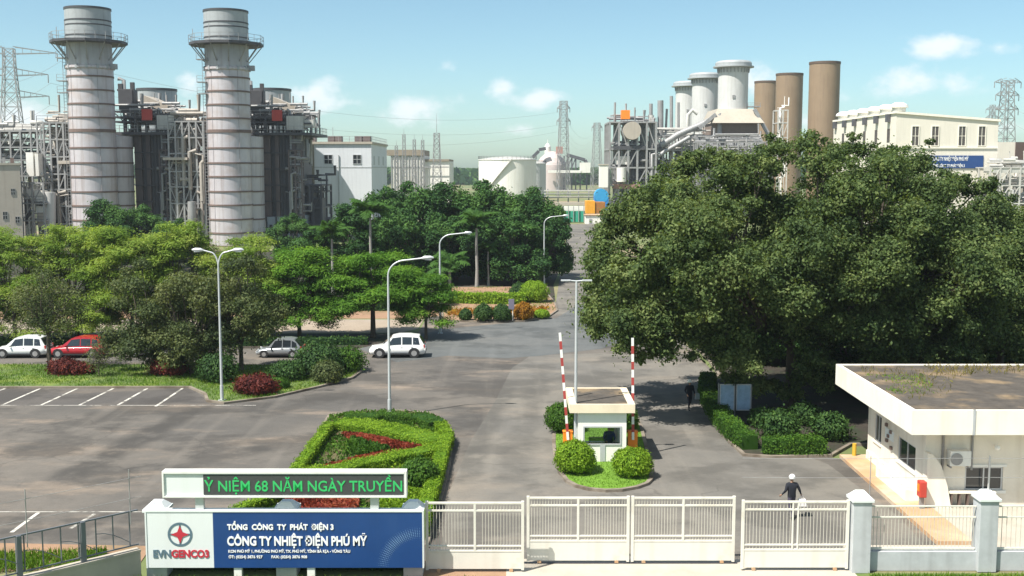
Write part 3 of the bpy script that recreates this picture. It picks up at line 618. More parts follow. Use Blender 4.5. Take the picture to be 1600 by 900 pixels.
for i, (px, Y, z1, rx, s, lab) in enumerate([(1240, 110, 9.5, 5, 0, 'dark tree deep in shade behind the fig trees'), (1420, 112, 9.0, 5.5, 1, 'dark tree far behind the guard house'), (1585, 100, 8.5, 5, 2, 'dark tree behind the far right fig tree'),
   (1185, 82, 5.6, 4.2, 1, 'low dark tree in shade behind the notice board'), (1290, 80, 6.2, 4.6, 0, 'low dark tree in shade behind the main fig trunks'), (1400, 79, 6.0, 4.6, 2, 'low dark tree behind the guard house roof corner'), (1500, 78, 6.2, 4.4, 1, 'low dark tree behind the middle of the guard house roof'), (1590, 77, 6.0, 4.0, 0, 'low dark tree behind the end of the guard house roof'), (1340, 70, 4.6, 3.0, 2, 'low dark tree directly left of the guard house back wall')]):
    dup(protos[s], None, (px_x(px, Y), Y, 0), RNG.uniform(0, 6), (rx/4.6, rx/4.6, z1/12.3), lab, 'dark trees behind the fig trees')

# palms
def palm(label, px, py, Y, top, frond, nf, seed, m='palm', tr=.13, trunkm='palebark', wide=.34, name='palm_tree'):
    x, y = px_x(px, Y), Y; root = thing(name, label, 'palm', (x, y, 0), 0, 'palms in front of the grove'); rng = random.Random(seed)
    mb = MB(); mb.tube([(0, 0, -.1), (.04, 0, top*.3), (-.03, .02, top*.7), (0, 0, top)], [tr*1.5, tr*1.1, tr, tr*.8], 9); mb.build('trunk', M[trunkm], root)
    mb = MB(); mb.tube([(0, 0, top-.05), (0, 0, top+frond*.28)], [tr*.9, tr*.45], 8); mb.build('crownshaft', LEAF['hedge2'], root)
    P = []; Nn = []; V = []; vs = []; 
    mb = MB()
    for k in range(nf):
        ph = k*2.39996+rng.uniform(-.2, .2); el = rng.uniform(.25, 1.25); cur = rng.uniform(1.2, 1.9); L = frond*rng.uniform(.85, 1.1); pts = []; p = Vector((0, 0, top+frond*.22)); n = 9
        for i in range(n+1):
            pts.append(p.copy()); e = el-cur*(i/n)**1.2; p = p+Vector((math.cos(ph)*math.cos(e), math.sin(ph)*math.cos(e), math.sin(e)))*L/n
        mb.tube(pts, [.035*(1-i/(n+1))+.006 for i in range(n+1)], 4, False)
        side = Vector((-math.sin(ph), math.cos(ph), 0))
        for i in range(1, n*3):
            t = i/(n*3); a = pts[int(t*n)]; b = pts[min(n, int(t*n)+1)]; q = a.lerp(b, t*n-int(t*n)); d = (b-a).normalized(); w = wide*frond*(math.sin(math.pi*min(1, t*.9+.12)))*rng.uniform(.8, 1.1)
            for sg in (-1, 1):
                tip = q+side*sg*w*.85+d*w*.5+Vector((0, 0, -w*rng.uniform(.25, .7))); m2 = q.lerp(tip, .5)+d*.06*frond
                mb.add([q, q.lerp(tip, .5)-d*.02*frond, tip, m2], [(0, 1, 2, 3)])
    mb.build('fronds', LEAF[m], root); return root
palm('tall slim palm with pale trunk in front of the dark grove', 745, 0, 131, 7.0, 3.0, 15, 71, 'palm', .17)
palm('short palm beside the taller slim palm', 763, 0, 132, 4.2, 1.7, 12, 72, 'palm', .11)
palm('palm with broad drooping fronds at the left front of the grove', 580, 0, 126, 8.4, 3.2, 14, 73, 'palm', .15)
palm('bushy palm right behind the tall single arm lamp', 703, 0, 120, 3.2, 2.6, 16, 74, 'palm', .14, 'palebark', .42)
palm('dark palm left of the grove before the white block building', 520, 0, 124, 6.2, 2.8, 14, 75, 'palm', .14)
palm('low banana like palm beside the short hedge', 660, 0, 112, 2.2, 2.4, 14, 76, 'palm', .12, 'palebark', .45)

# clipped bushes
def bush(name, label, x, y, z, r, sz, kind, n, seed, leaf=.12, group=None, cat='bush', lump=.06):
    r_ = np.random.default_rng(seed); u = r_.normal(size=(n, 3)); u /= np.linalg.norm(u, axis=1, keepdims=True); u[:, 2] = np.where(u[:, 2] < -.55, -u[:, 2], u[:, 2])
    k = 1+lump*np.sin(u[:, 0]*5+seed)*np.sin(u[:, 1]*5.5+seed)+lump*1.3*r_.normal(size=n)+.06*np.sin(u[:, 0]*9+seed*2)*np.sin(u[:, 2]*8)
    p = u*k[:, None]*r*np.array([1, 1, sz]); p[:, 2] += r*sz*.8; p[:, 2] = np.maximum(p[:, 2], .0)
    root = thing(name, label, cat, (x, y, z), 0, group)
    mb = MB(); mb.ball((0, 0, r*sz*.8), r*.86, 14, 9, sz); mb.build('branches', LEAF[kind], root)
    leaf_obj('foliage', leaf_mesh('foliage', p, u+r_.normal(size=(n, 3))*.45, leaf, leaf*.55, .5+r_.normal(size=n)*.18, seed), LEAF[kind], root); return root
p = g(900, 747); bush('round_bush', 'round clipped bush at the left corner in front of the sentry booth', p[0], p[1]+.7, .12, .88, .86, 'hedge', 7000, 1, .10, 'clipped bushes on the booth island')
p = g(990, 752); bush('round_bush', 'round clipped bush at the right corner in front of the sentry booth', p[0], p[1]+.6, .12, .83, .8, 'hedge', 7000, 2, .10, 'clipped bushes on the booth island')
bush('round_bush', 'round bush behind the left side of the sentry booth', px_x(880, 58.2), 58.2, .12, .86, .95, 'hedge2', 6000, 3, .11, 'clipped bushes on the booth island')
bush('round_bush', 'darker round bush behind the right side of the sentry booth', px_x(974, 58.5), 58.5, .12, .8, .95, 'hedge2', 6000, 4, .11, 'clipped bushes on the booth island')
for (px, py, r, sz, kind, lab) in [(727, 503, .55, 1.0, 'darkshrub', 'smallest clipped dark bush at the left of the garden bed'), (755, 504, .82, 1.0, 'darkshrub', 'clipped dark conical bush on the left in the garden bed'), (784, 504, .8, 1.0, 'darkshrub', 'clipped dark bush just left of the grey notice post'),
                                   (818, 502, .88, .95, 'rusty', 'rusty orange bush just right of the grey notice post'), (846, 499, .72, .55, 'hedge', 'low yellow green bush near the bed corner'), (835, 474, 1.45, .8, 'hedge', 'large lime green bush at the right end of the long hedge'),
                                   (812, 472, 1.0, 1.0, 'darkshrub', 'dark round shrub between hedge and lime bush'), (795, 502, .4, .7, 'hedge', 'tiny pale bush beside the notice post')]:
    x, y = g(px, py); bush('garden_bush', lab, x, y+.5, .1, r, sz, kind, int(2600*r+1500), px, .15, 'bushes in the garden bed at the junction')
for i, (px, r, lab) in enumerate([(20, 1.0, 'dark round shrub at the far left beyond the side road'), (62, .8, 'dark round shrub beyond the side road left of the forked tree'), (112, 1.1, 'dark round shrub beyond the side road behind the red car'), (165, .8, 'dark round shrub beyond the side road right of the red car')]):
    bush('garden_bush', lab, px_x(px, 106), 106, 0, r, .8, 'darkshrub', 2500, 90+i, .16, 'shrubs beyond the side road')
def rbush(px, py, r, sz, kind, lab, seed, group, name='low_bush', n=4200, leaf=.17, lump=.16):
    x, y = g(px, py); return bush(name, lab, x, y+.4, .1, r, sz, kind, n, seed, leaf, group, 'bush', lump)
rbush(98, 588, .85, .6, 'redleaf', 'red leaved bush beside the forked tree on the parking lawn', 101, 'red leaved bushes on the parking lawn', 'red_bush')
rbush(122, 588, .7, .55, 'redleaf', 'smaller red leaved bush next to the slender sapling', 102, 'red leaved bushes on the parking lawn', 'red_bush')
rbush(262, 588, 1.1, .5, 'redleaf', 'dark red bush in shade below the bushy olive tree', 103, 'red leaved bushes on the parking lawn', 'red_bush')
rbush(398, 618, 1.05, .5, 'redleaf', 'wide red leaved bush right of the double armed lamp post', 104, 'red leaved bushes on the parking lawn', 'red_bush', 6000)
rbush(448, 597, 1.0, .6, 'darkshrub', 'dark green shrub in front of the silver hatchback', 105, 'green shrubs at the tip of the parking lawn')
rbush(496, 590, 1.4, .75, 'darkshrub', 'tall dark green shrub near the tip of the parking lawn', 106, 'green shrubs at the tip of the parking lawn', n=6000)
rbush(540, 582, 1.1, .7, 'hedge2', 'bright green shrub at the very tip of the parking lawn', 107, 'green shrubs at the tip of the parking lawn')
rbush(510, 600, .8, .8, 'olive', 'grey green shrub beside the lawn kerb', 108, 'green shrubs at the tip of the parking lawn')
rbush(432, 610, .55, .5, 'hedge2', 'little green bush touching the wide red bush', 109, 'green shrubs at the tip of the parking lawn')
rbush(337, 600, 1.1, .8, 'darkshrub', 'dark shrub at the foot of the leaning olive tree', 110, 'green shrubs at the tip of the parking lawn')
rbush(655, 768, .78, .85, 'hedge2', 'round green bush inside the flower island', 111, None, 'low_bush', 4200, .12, .08)
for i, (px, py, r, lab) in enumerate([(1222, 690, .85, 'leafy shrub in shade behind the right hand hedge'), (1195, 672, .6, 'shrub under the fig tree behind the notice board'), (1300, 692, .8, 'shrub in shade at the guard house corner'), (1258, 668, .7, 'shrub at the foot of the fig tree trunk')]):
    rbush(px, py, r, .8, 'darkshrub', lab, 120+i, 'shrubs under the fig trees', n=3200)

# ------------------------------------------------------------------ hedges
def hedge(label, path, w, h, kind, dens, seed, z=.1, leaf=.11, name='hedge', closed=False, group=None, rag=.06):
    pts = [Vector((*p, 0)) for p in path]
    if closed: pts.append(pts[0])
    o = Vector((pts[0].x, pts[0].y, z)); r_ = np.random.default_rng(seed); P = []; Nn = []; m = len(pts); mb = MB()
    nrm = []
    for i in range(m):
        a = pts[max(0, i-1)] if not (closed and i == 0) else pts[-2]; b = pts[min(m-1, i+1)] if not (closed and i == m-1) else pts[1]
        d1 = (pts[i]-a).normalized() if (pts[i]-a).length > 1e-6 else (b-pts[i]).normalized(); d2 = (b-pts[i]).normalized() if (b-pts[i]).length > 1e-6 else d1
        n1 = Vector((-d1.y, d1.x, 0)); n2 = Vector((-d2.y, d2.x, 0)); mm = (n1+n2).normalized(); nrm.append(mm/max(.5, mm.dot(n1)))
    q = .88; vs = []
    for i in range(m):
        for (s, zz) in ((-1, 0), (-1, 1), (1, 1), (1, 0)): v = pts[i]+nrm[i]*s*w/2*q; vs.append((v.x-o.x, v.y-o.y, zz*h*.93))
    fs = []
    for i in range(m-1):
        for k in range(3): fs.append((i*4+k, i*4+k+1, (i+1)*4+k+1, (i+1)*4+k))
    fs += [(0, 3, 2, 1), ((m-1)*4, (m-1)*4+1, (m-1)*4+2, (m-1)*4+3)]
    mb.add(vs, [f[::-1] for f in fs])
    root = thing(name, label, 'hedge', o, 0, group); mb.build('branches', LEAF[kind], root)
    for i in range(m-1):
        a, b = pts[i], pts[i+1]; L = (b-a).length; per = w+2*h; n = int(L*per*dens); t = r_.uniform(0, 1, n); s = r_.uniform(0, per, n)
        na, nb = np.array(nrm[i]), np.array(nrm[i+1]); A, B = np.array(a), np.array(b); base = A+(B-A)*t[:, None]; N_ = na+(nb-na)*t[:, None]
        off = np.where(s < h, -w/2, np.where(s < h+w, s-h-w/2, w/2)); zz = np.where(s < h, s, np.where(s < h+w, h, s-h-w)); zz = np.where(s >= h+w, s-h-w, zz)
        p = base+N_*off[:, None]; p[:, 2] = zz; nn = np.where((s < h)[:, None], -N_, np.where((s < h+w)[:, None], np.array([0, 0, 1.]), N_))
        p += r_.normal(size=(n, 3))*rag; p[:, 2] = np.maximum(p[:, 2], .0); wob = .05*np.sin(base[:, 0]*2.1+base[:, 1]*1.7)+.03*np.sin(base[:, 0]*6.3-base[:, 1]*5.1); p[:, 2] += wob*(zz > h*.7)
        P.append(p-np.array([o.x, o.y, 0])); Nn.append(nn+r_.normal(size=(n, 3))*.5)
    P = np.concatenate(P); Nn = np.concatenate(Nn); va = .5+r_.normal(size=len(P))*.17
    leaf_obj('foliage', leaf_mesh('foliage', P, Nn, leaf, leaf*.6, va, seed), LEAF[kind], root); return root
G_ = 'clipped hedges of the flower island'
bi = lambda px, py: g(px, py, .3)
hedge('lime clipped hedge along the left edge of the flower island', [bi(514, 668), bi(490, 702), bi(465, 738), bi(438, 776), (-10.9, 43.4), (-11.8, 40.9)], .5, .5, 'hedge', 420, 201, group=G_, leaf=.085, rag=.04)
hedge('lime clipped hedge along the right edge of the flower island', [bi(688, 670), bi(699, 686), (-3.35, 53), (-3.4, 46.5), (-3.5, 41)], .6, .55, 'hedge', 420, 202, group=G_, leaf=.085, rag=.04)
hedge('lime clipped hedge slanting across the top of the flower island', [bi(526, 661), bi(580, 667), bi(640, 678), bi(688, 690)], 1.7, .34, 'hedge', 420, 203, group=G_, leaf=.085, rag=.04)
hedge('long lime diagonal hedge rising across the middle of the flower island', [bi(478, 744), bi(540, 733), bi(610, 719), bi(660, 708), bi(690, 700)], 1.1, .42, 'hedge', 420, 204, group=G_, leaf=.085, rag=.04)
hedge('low greener hedge round the back of the flower island', [bi(540, 654), bi(600, 650), bi(660, 653), bi(684, 662)], 1.2, .35, 'hedge2', 400, 205, group=G_, leaf=.085, rag=.04)
hedge('dark clipped hedge curving beside the right hand lane under the fig tree', [g(1106, 600), g(1104, 622), g(1116, 650), g(1142, 684), g(1172, 706)], .9, .75, 'hedge2', 240, 206)
hedge('clipped hedge in front of the shrubs left of the guard house', [(12.3, 53.9), (13.6, 53.7), (15.3, 53.8)], 1.0, .75, 'hedge2', 240, 207)
hedge('long lime hedge across the back of the garden bed at the junction', [g(692, 474), g(740, 475), g(800, 476), g(822, 476)], 1.6, 1.0, 'hedge', 90, 208, leaf=.2)
hedge('low dark hedge far left beyond the side road', [(-60, 110), (-40, 110), (-22, 110), (-9, 110)], 1.6, 1.1, 'darkshrub', 26, 209, leaf=.28, z=0)
hedge('low green hedge under the feathery trees behind the parked cars', [(-58, 87.6), (-40, 87.8), (-25, 87.6), (-11.5, 88.4)], 1.0, .55, 'darkshrub', 40, 210, leaf=.2, z=0)

# ------------------------------------------------------------------ grass and flowers (nobody could count them)
def in_poly(pts, poly):
    x, y = pts[:, 0], pts[:, 1]; c = np.zeros(len(pts), bool); n = len(poly)
    for i in range(n):
        x0, y0 = poly[i]; x1, y1 = poly[(i+1) % n]
        with np.errstate(divide='ignore', invalid='ignore'): c ^= ((y0 > y) != (y1 > y)) & (x < (x1-x0)*(y-y0)/(y1-y0+1e-12)+x0)
    return c
def scatter(name, poly, n, z, leaf, kind, seed, width=.12, lift=-2.5, hz=0.0, patchy=0):
    r = np.random.default_rng(seed); a = np.array(poly); lo, hi = a.min(0), a.max(0); p = r.uniform(lo, hi, (n*3, 2)); p = p[in_poly(p, poly)][:n]
    if patchy: q = np.sin(p[:, 0]*1.3+seed)*np.sin(p[:, 1]*1.1)+np.sin(p[:, 0]*.37)*np.sin(p[:, 1]*.5+1)+r.normal(size=len(p))*.6; p = p[q > -patchy]
    P = np.zeros((len(p), 3)); P[:, :2] = p; P[:, 2] = z+leaf*.35+r.uniform(0, hz+1e-6, len(p)); nr = r.normal(size=(len(p), 3)); nr[:, 2] *= .3
    va = .5+.2*np.sin(p[:, 0]*.8)*np.sin(p[:, 1]*.9)+r.normal(size=len(p))*.15
    return tag(leaf_obj(name, leaf_mesh(name, P, nr, leaf, leaf*width, va, seed, lift), LEAF[kind]), None, None, None, 'stuff')
def lab(o, l, c): o['label'] = l; o['category'] = c; return o
vis_strip = [p for p in strip_in if p[0] > -45]; vis_strip = [(-42, 70.2)]+vis_strip+[(-42, 79.3)]
lab(scatter('grass', vis_strip, 26000, .1, .2, 'grass', 301, .16, -2.2, 0, .9), 'bright green grass on the long parking lawn', 'grass')
lab(scatter('grass', booth_in, 9000, .1, .10, 'grass', 302, .2, -2.2), 'short bright grass on the sentry booth island', 'grass')
lab(scatter('grass', bed_in, 5000, .1, .12, 'grass', 303, .2, -2, 0, .1), 'short grass inside the flower island', 'grass')
lab(scatter('grass', garden_in, 5000, .1, .22, 'grass', 304, .2, -2, 0, .1), 'grass patches in the garden bed at the junction', 'grass')
lab(scatter('grass', [(-26, 36.2), (-14.3, 38.2), (-14.8, 39.6), (-20, 39.2), (-28, 38.6)], 9000, .0, .34, 'grass', 305, .12, -2.2, .05, .8), 'tall grass inside the grey fence at lower left', 'grass')
lab(scatter('grass', [(12.2, 35.6), (26, 35.6), (26, 36.9), (12.2, 36.9)], 9000, .0, .36, 'grass', 306, .12, -2.4, .05), 'green grass verge outside the right hand wall', 'grass')
lab(scatter('grass', [(-14, 34.0), (-1.2, 34.0), (-1.2, 36.6), (-13, 36.6)], 12000, .0, .34, 'grass', 307, .12, -2.4, .05), 'green grass below the company sign', 'grass')
lab(scatter('flower_carpet', [bi(533, 673), bi(570, 677), bi(640, 691), bi(676, 700), bi(655, 706), bi(610, 697), bi(545, 684)], 5200, .12, .16, 'flower', 311, .7, .2, .14, .45), 'upper band of red flowers inside the hedges', 'flowers')
lab(scatter('flower_carpet', [bi(480, 733), bi(560, 712), bi(610, 702), bi(650, 700), bi(664, 703), bi(600, 716), bi(550, 727), bi(488, 739)], 4600, .12, .16, 'flower', 312, .7, .2, .14, .45), 'lower band of red flowers along the diagonal hedge', 'flowers')
lab(scatter('flower_carpet', [(-9.2, 42.4), (-6.2, 42.4), (-6.4, 46.2), (-8.0, 46.6), (-9.4, 45.6)], 4500, .2, .22, 'flower', 313, .7, .2, .2), 'red flower patch seen below the message screen', 'flowers')
lab(scatter('flower_carpet', [bi(550, 683), bi(600, 697), bi(610, 702), bi(560, 711), bi(540, 700)], 1600, .15, .2, 'hedge2', 314, .6, .2, .2), 'low green planting between the two flower bands', 'flowers')
lab(scatter('flower_carpet', [g(700, 497), g(850, 492), g(860, 484), g(700, 488)], 900, .15, .3, 'rusty', 316, .6, .2, .15), 'sparse orange groundcover in the garden bed', 'flowers')

lab(scatter('ground_cover', [g(600, 735), g(665, 722), g(668, 790), (-4.2, 41), (-6, 41), g(590, 790)], 7000, .1, .16, 'hedge', 317, .6, .2, .16, .6), 'lime ground cover round the round bush in the flower island', 'ground cover')
lab(scatter('ground_cover', bed_in, 17000, .1, .18, 'hedge2', 318, .5, .2, .06, .5), 'low green ground cover filling the flower island', 'ground cover')
# distant wood along the horizon
r = np.random.default_rng(5); n = 70000
Y = 900+3200*r.uniform(0, 1, n)**1.4; X = r.uniform(-.62, .62, n)*Y; P = np.stack([X, Y, 2+r.uniform(0, 7, n)+5*np.sin(X*.004)**2], 1); nr = r.normal(size=(n, 3))+np.array([0, -.4, .9])
o = leaf_obj('far_woods', leaf_mesh('far_woods', P, nr, 10, 7, .5+r.normal(size=n)*.2, 5), LEAF['dense']); tag(o, 'dark green woodland along the horizon', 'woods', None, 'stuff')
# ------------------------------------------------------------------ lettering
def text_part(name, body, m, parent, x, y, z, size, width=None, depth=.012, bold=0.0, align='LEFT', space=1.0):
    """words standing on a front (facing -Y); turned into a mesh"""
    cu = bpy.data.curves.new(name, 'FONT'); cu.body = body; cu.size = size; cu.extrude = depth; cu.align_x = align; cu.offset = bold; cu.space_character = space; cu.resolution_u = 3
    tmp = bpy.data.objects.new(name, cu); COL.objects.link(tmp); dg = bpy.context.evaluated_depsgraph_get(); dg.update()
    me = bpy.data.meshes.new_from_object(tmp.evaluated_get(dg)); bpy.data.objects.remove(tmp)
    xs = [v.co.x for v in me.vertices]; w = max(xs)-min(xs); x0 = min(xs)
    k = (width/w) if width else 1
    for v in me.vertices:
        X, Yv, Z = v.co; v.co = ((X-(x0 if align == 'LEFT' else 0))*k, -Z, Yv)
    me.materials.clear(); me.materials.append(m); me.name = name
    o = bpy.data.objects.new(name, me); COL.objects.link(o); o.parent = parent; o.location = (x, y, z); return o

# ------------------------------------------------------------------ front boundary: gate leaves, piers, fences
GW = M['gatewhite']; M['barpaint'] = mat('bar_paint', (.52, .49, .42), .6, var=.15, scale=1)
def gate_leaf(name, label, x0, x1, Y, top, ztop_solid, bars, z0=.12, double_mid=False, cat='gate'):
    root = thing(name, label, cat, ((x0+x1)/2, Y, 0), 0, 'white leaves of the front gate'); w = x1-x0; h = w/2
    mb = MB()
    for s in (-1, 1): mb.box((s*(h-.05), 0, (z0+top)/2), (.10, .09, top-z0+.08))
    mb.box((0, 0, top-.03), (w-.2, .08, .07)); mb.box((0, 0, top-.30), (w-.2, .06, .06)); mb.box((0, 0, ztop_solid+.22), (w-.2, .06, .055)); mb.box((0, 0, ztop_solid+.04), (w-.2, .07, .07))
    if double_mid:
        for s in (-.09, .09): mb.box((s, 0, (ztop_solid+top)/2), (.05, .075, top-ztop_solid-.08))
    else: mb.box((0, 0, (ztop_solid+top)/2), (.08, .075, top-ztop_solid-.08))
    mb.build('frame', GW, root, bevel=.006)
    mb = MB(); n = bars; inn = w-.24
    for i in range(n):
        x = -inn/2+inn*(i+.5)/n
        if abs(x) > .16: mb.box((x, 0, (ztop_solid+top)/2), (.017, .017, top-ztop_solid-.1))
    mb.build('bars', M['barpaint'], root)
    mb = MB(); mb.box((0, 0, (z0+ztop_solid)/2), (w-.2, .05, ztop_solid-z0)); mb.build('solid_panel', GW, root, bevel=.006)
    for s in (-1, 1):
        mb = MB(); mb.tube([(s*(h-.45), -.05, .07), (s*(h-.45), .05, .07)], .07, 12); mb.build('wheel', M['plinth'], root)
    return root
gate_leaf('gate_leaf', 'white sliding gate leaf next to the blue company sign', -3.0, .42, 37.72, 2.5, .72, 30)
gate_leaf('gate_leaf', 'set back white gate leaf beside the sliding leaf next to the sign', .52, 4.16, 38.55, 2.43, .80, 34)
gate_leaf('gate_leaf', 'set back white gate leaf in front of the booth island bush', 4.22, 7.9, 38.55, 2.43, .80, 34)
gate_leaf('gate_leaf', 'white gate leaf against the grey gate pier with the helmeted man behind it', 7.98, 11.72, 37.85, 2.5, .72, 30, .12, True)
mb = MB(); mb.bb(-3, 8, 38.50, 38.60, .015, .04); tag(mb.build('gate_rail', M['darksteel']), 'dark steel floor track under the white gate leaves', 'rail')

def pier(label, x, Y, w, top, cap=True, group='grey boundary piers with pale caps'):
    root = thing('gate_pier', label, 'pier', (x, Y, 0), 0, group)
    mb = MB(); mb.box((0, 0, (top-.32)/2), (w, w, top-.32)); mb.build('shaft', M['concrete'], root, bevel=.015)
    mb = MB(); mb.box((0, 0, top-.27), (w+.12, w+.12, .1)); mb.box((0, 0, top-.11), (w+.06, w+.06, .22), 0, .42); mb.build('cap', M['signwhite'], root, bevel=.01); return root
pier('grey pier with pale cap at the end of the white gate', 12.1, 37.9, .64, 2.85)
pier('grey pier with pale cap in front of the guard house window', 16.52, 38.0, .64, 2.85)
pier('grey pier behind the white panel of the company sign', -12.2, 37.55, .7, 2.62)
pier('grey pier between sign and message screen legs', -7.75, 37.55, .7, 2.62)
pier('grey pier where the company sign meets the gate', -3.4, 37.55, .66, 2.62)
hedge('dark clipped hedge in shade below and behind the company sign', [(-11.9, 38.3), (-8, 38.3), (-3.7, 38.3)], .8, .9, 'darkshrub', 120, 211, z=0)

def wall_fence(label, x0, x1, Y, zw, top, n):
    root = thing('wall_railing', label, 'railing', ((x0+x1)/2, Y, 0), 0, 'pale railings on the boundary wall'); h = (x1-x0)/2; mb = MB()
    mb.box((0, 0, top-.03), (2*h, .05, .05)); mb.box((0, 0, top-.42), (2*h, .05, .05)); mb.box((0, 0, zw+.08), (2*h, .06, .07)); mb.build('rails', GW, root)
    mb = MB()
    for i in range(n): mb.box((-h+2*h*(i+.5)/n, 0, (zw+top)/2+.04), (.017, .017, top-zw-.1))
    mb.build('bars', M['barpaint'], root); return root
wall_fence('pale railing between the two grey piers before the guard house', 12.44, 16.18, 38.0, .68, 2.3, 30)
wall_fence('pale railing right of the second grey pier', 16.86, 21.5, 38.0, .68, 2.3, 28)
mb = MB(); mb.bb(12.42, 16.2, 37.85, 38.15, 0, .68); tag(mb.build('low_wall', M['concrete']), 'low grey wall under the railing between the piers', 'wall')
mb = MB(); mb.bb(16.84, 26, 37.85, 38.15, 0, .68); tag(mb.build('low_wall', M['concrete']), 'low grey wall under the railing at the picture edge', 'wall')

# grey fence running towards the viewer on the left
A0, A1 = Vector((-12.75, 37.1, 0)), Vector((-21.5, 28.9, 0)); dv = (A1-A0); FL = dv.length; dn = dv.normalized(); ang = math.atan2(dn.y, dn.x)
mb = MB((*A0.xy, 0)); q = A0.lerp(A1, .5); mb.box((q.x, q.y, .5), (FL, .25, 1.0), ang); mb.box((q.x, q.y, 1.03), (FL, .32, .08), ang); tag(mb.build('fence_wall', M['lightconc']), 'pale plinth wall below the grey metal fence', 'wall')
root = thing('metal_fence', 'grey metal railing fence sloping down beside the company sign', 'fence', (*A0.xy, 1.07))
mb = MB((*A0.xy, 1.07))
for zz, t in ((2.42, .06), (1.85, .0), (1.22, .05)):
    if t: mb.beam((*A0.xy, zz), (*A1.xy, zz), t, t*.8)
for i in range(int(FL/.58)+1):
    p = A0+dn*(.3+i*.58); mb.beam((p.x, p.y, 1.22), (p.x, p.y, 2.42), .035)
    if i % 2 == 0 and i < 20:   # curved ornaments between the bars
        b = p+dn*.58*2; pts = [p.lerp(b, t) for t in (0, .25, .5, .75, 1)]; mb.tube([(a.x, a.y, 1.35+.55*math.sin(k*.39)) for k, a in enumerate(pts)], .014, 5)
mb.build('railing', M['fencegrey'], root)
for i in range(6):
    p = A0+dn*(1.9+i*2.05); mb = MB((*A0.xy, 1.07)); mb.box((p.x, p.y, 1.75), (.16, .16, 1.36), ang); mb.build('post', M['fencegrey'], root, bevel=.01)

# thin wires strung above the boundary
def wire_fence(label, x0, x1, Y, zs, px_posts, zp, Y1=None):
    root = thing('wire_fence', label, 'wire', (x0, Y, zs[0])); Y1 = Y if Y1 is None else Y1; mb = MB((x0, Y, zs[0]))
    for z in zs: mb.tube([(x0+(x1-x0)*t/8, Y+(Y1-Y)*t/8, z-.02*math.sin(math.pi*(t % 4)/4)) for t in range(9)], .008, 4)
    mb.build('strands', M['steel'], root)
    for x in px_posts:
        y = Y+(Y1-Y)*(x-x0)/(x1-x0); mb = MB((x0, Y, zs[0])); mb.tube([(x, y, 2.0), (x, y, zp)], .016, 6); mb.build('post', M['steel'], root)
wire_fence('thin wires on slim posts above the railing by the guard house', 8.0, 24, 38.0, (3.98, 3.3), (12.45, 16.6, 20.8), 4.05)
wire_fence('thin wires on slim posts above the grey sloping fence', -12.6, -21.5, 37.1, (2.9, 3.6), (-12.9, -15.4, -18.2), 3.9, 28.9)

# ------------------------------------------------------------------ company sign and message screen
SX0, SX1, SY = -12.42, -3.05, 36.98
root = thing('company_sign', 'long blue and white company sign board beside the gate', 'sign', (SX0, SY, 0)); W_ = SX1-SX0
sz0, sz1 = .42, 2.38; split = 2.26; cz = (sz0+sz1)/2
mb = MB(); mb.bb(0, split, 0, .3, sz0, sz1); mb.build('white_panel', M['signwhite'], root, bevel=.008)
mb = MB(); mb.bb(split, W_, 0, .3, sz0, sz1); mb.build('blue_panel', M['signblue'], root, bevel=.008)
mb = MB(); mb.bb(0, W_, -.02, .32, sz1, sz1+.05); mb.bb(-.05, 0, -.02, .32, sz0, sz1+.05); mb.bb(W_, W_+.05, -.02, .32, sz0, sz1+.05); mb.build('frame', M['signwhite'], root)
for x in (3.05, 5.55):
    mb = MB(); mb.bb(x-.13, x+.13, .04, .24, -.05, sz0); mb.build('post', M['white'], root)
# emblem: a ring with a four armed star
ex, ez, er = 1.13, 1.60, .42; mb = MB(); n = 40
for k in range(n):
    a, b = 2*math.pi*k/n, 2*math.pi*(k+1)/n; f = lambda w, r_: (ex+r_*math.cos(w), -.012, ez+r_*math.sin(w))
    mb.quad(f(a, er-.075), f(b, er-.075), f(b, er), f(a, er))
for k in range(4):
    w = k*math.pi/2; c, s = math.cos(w), math.sin(w); P_ = lambda u, v: (ex+u*c-v*s, -.012, ez+u*s+v*c); mb.quad(P_(.1, -.035), P_(er-.07, -.03), P_(er-.07, .03), P_(.1, .035))
mb.build('emblem_ring', M['logogrey'], root)
mb = MB()
for k in range(4):
    w = k*math.pi/2; c, s = math.cos(w), math.sin(w); P_ = lambda u, v: (ex+u*c-v*s, -.022, ez+u*s+v*c)
    mb.quad(P_(0, 0), P_(.09, -.09), P_(.31, 0), P_(.09, .09))
mb.build('emblem_star', M['logored'], root)
text_part('emblem_lettering', 'EVN', M['logogrey'], root, .20, -.014, .80, .36, .60, .008, .014)
text_part('emblem_lettering', 'GENCO3', M['logored'], root, .82, -.014, .80, .36, 1.28, .008, .014)
text_part('heading_lettering', 'TỔNG  CÔNG  TY  PHÁT  ĐIỆN 3', M['textwhite'], root, 2.74, -.014, 1.77, .26, 3.62, .008, .010)
text_part('name_lettering', 'CÔNG TY NHIỆT ĐIỆN PHÚ MỸ', M['textwhite'], root, 2.73, -.014, 1.22, .44, 4.76, .010, .014)
text_part('address_lettering', 'KCN PHÚ MỸ 1, PHƯỜNG PHÚ MỸ, TX. PHÚ MỸ, TỈNH BÀ RỊA - VŨNG TÀU', M['textwhite'], root, 2.76, -.014, .965, .13, 4.15, .006, .004)
text_part('address_lettering', 'ĐT: (0254) 3876 927        FAX: (0254) 3876 908', M['textwhite'], root, 2.76, -.014, .77, .13, 2.68, .006, .004)
mb = MB(); rr = random.Random(3)
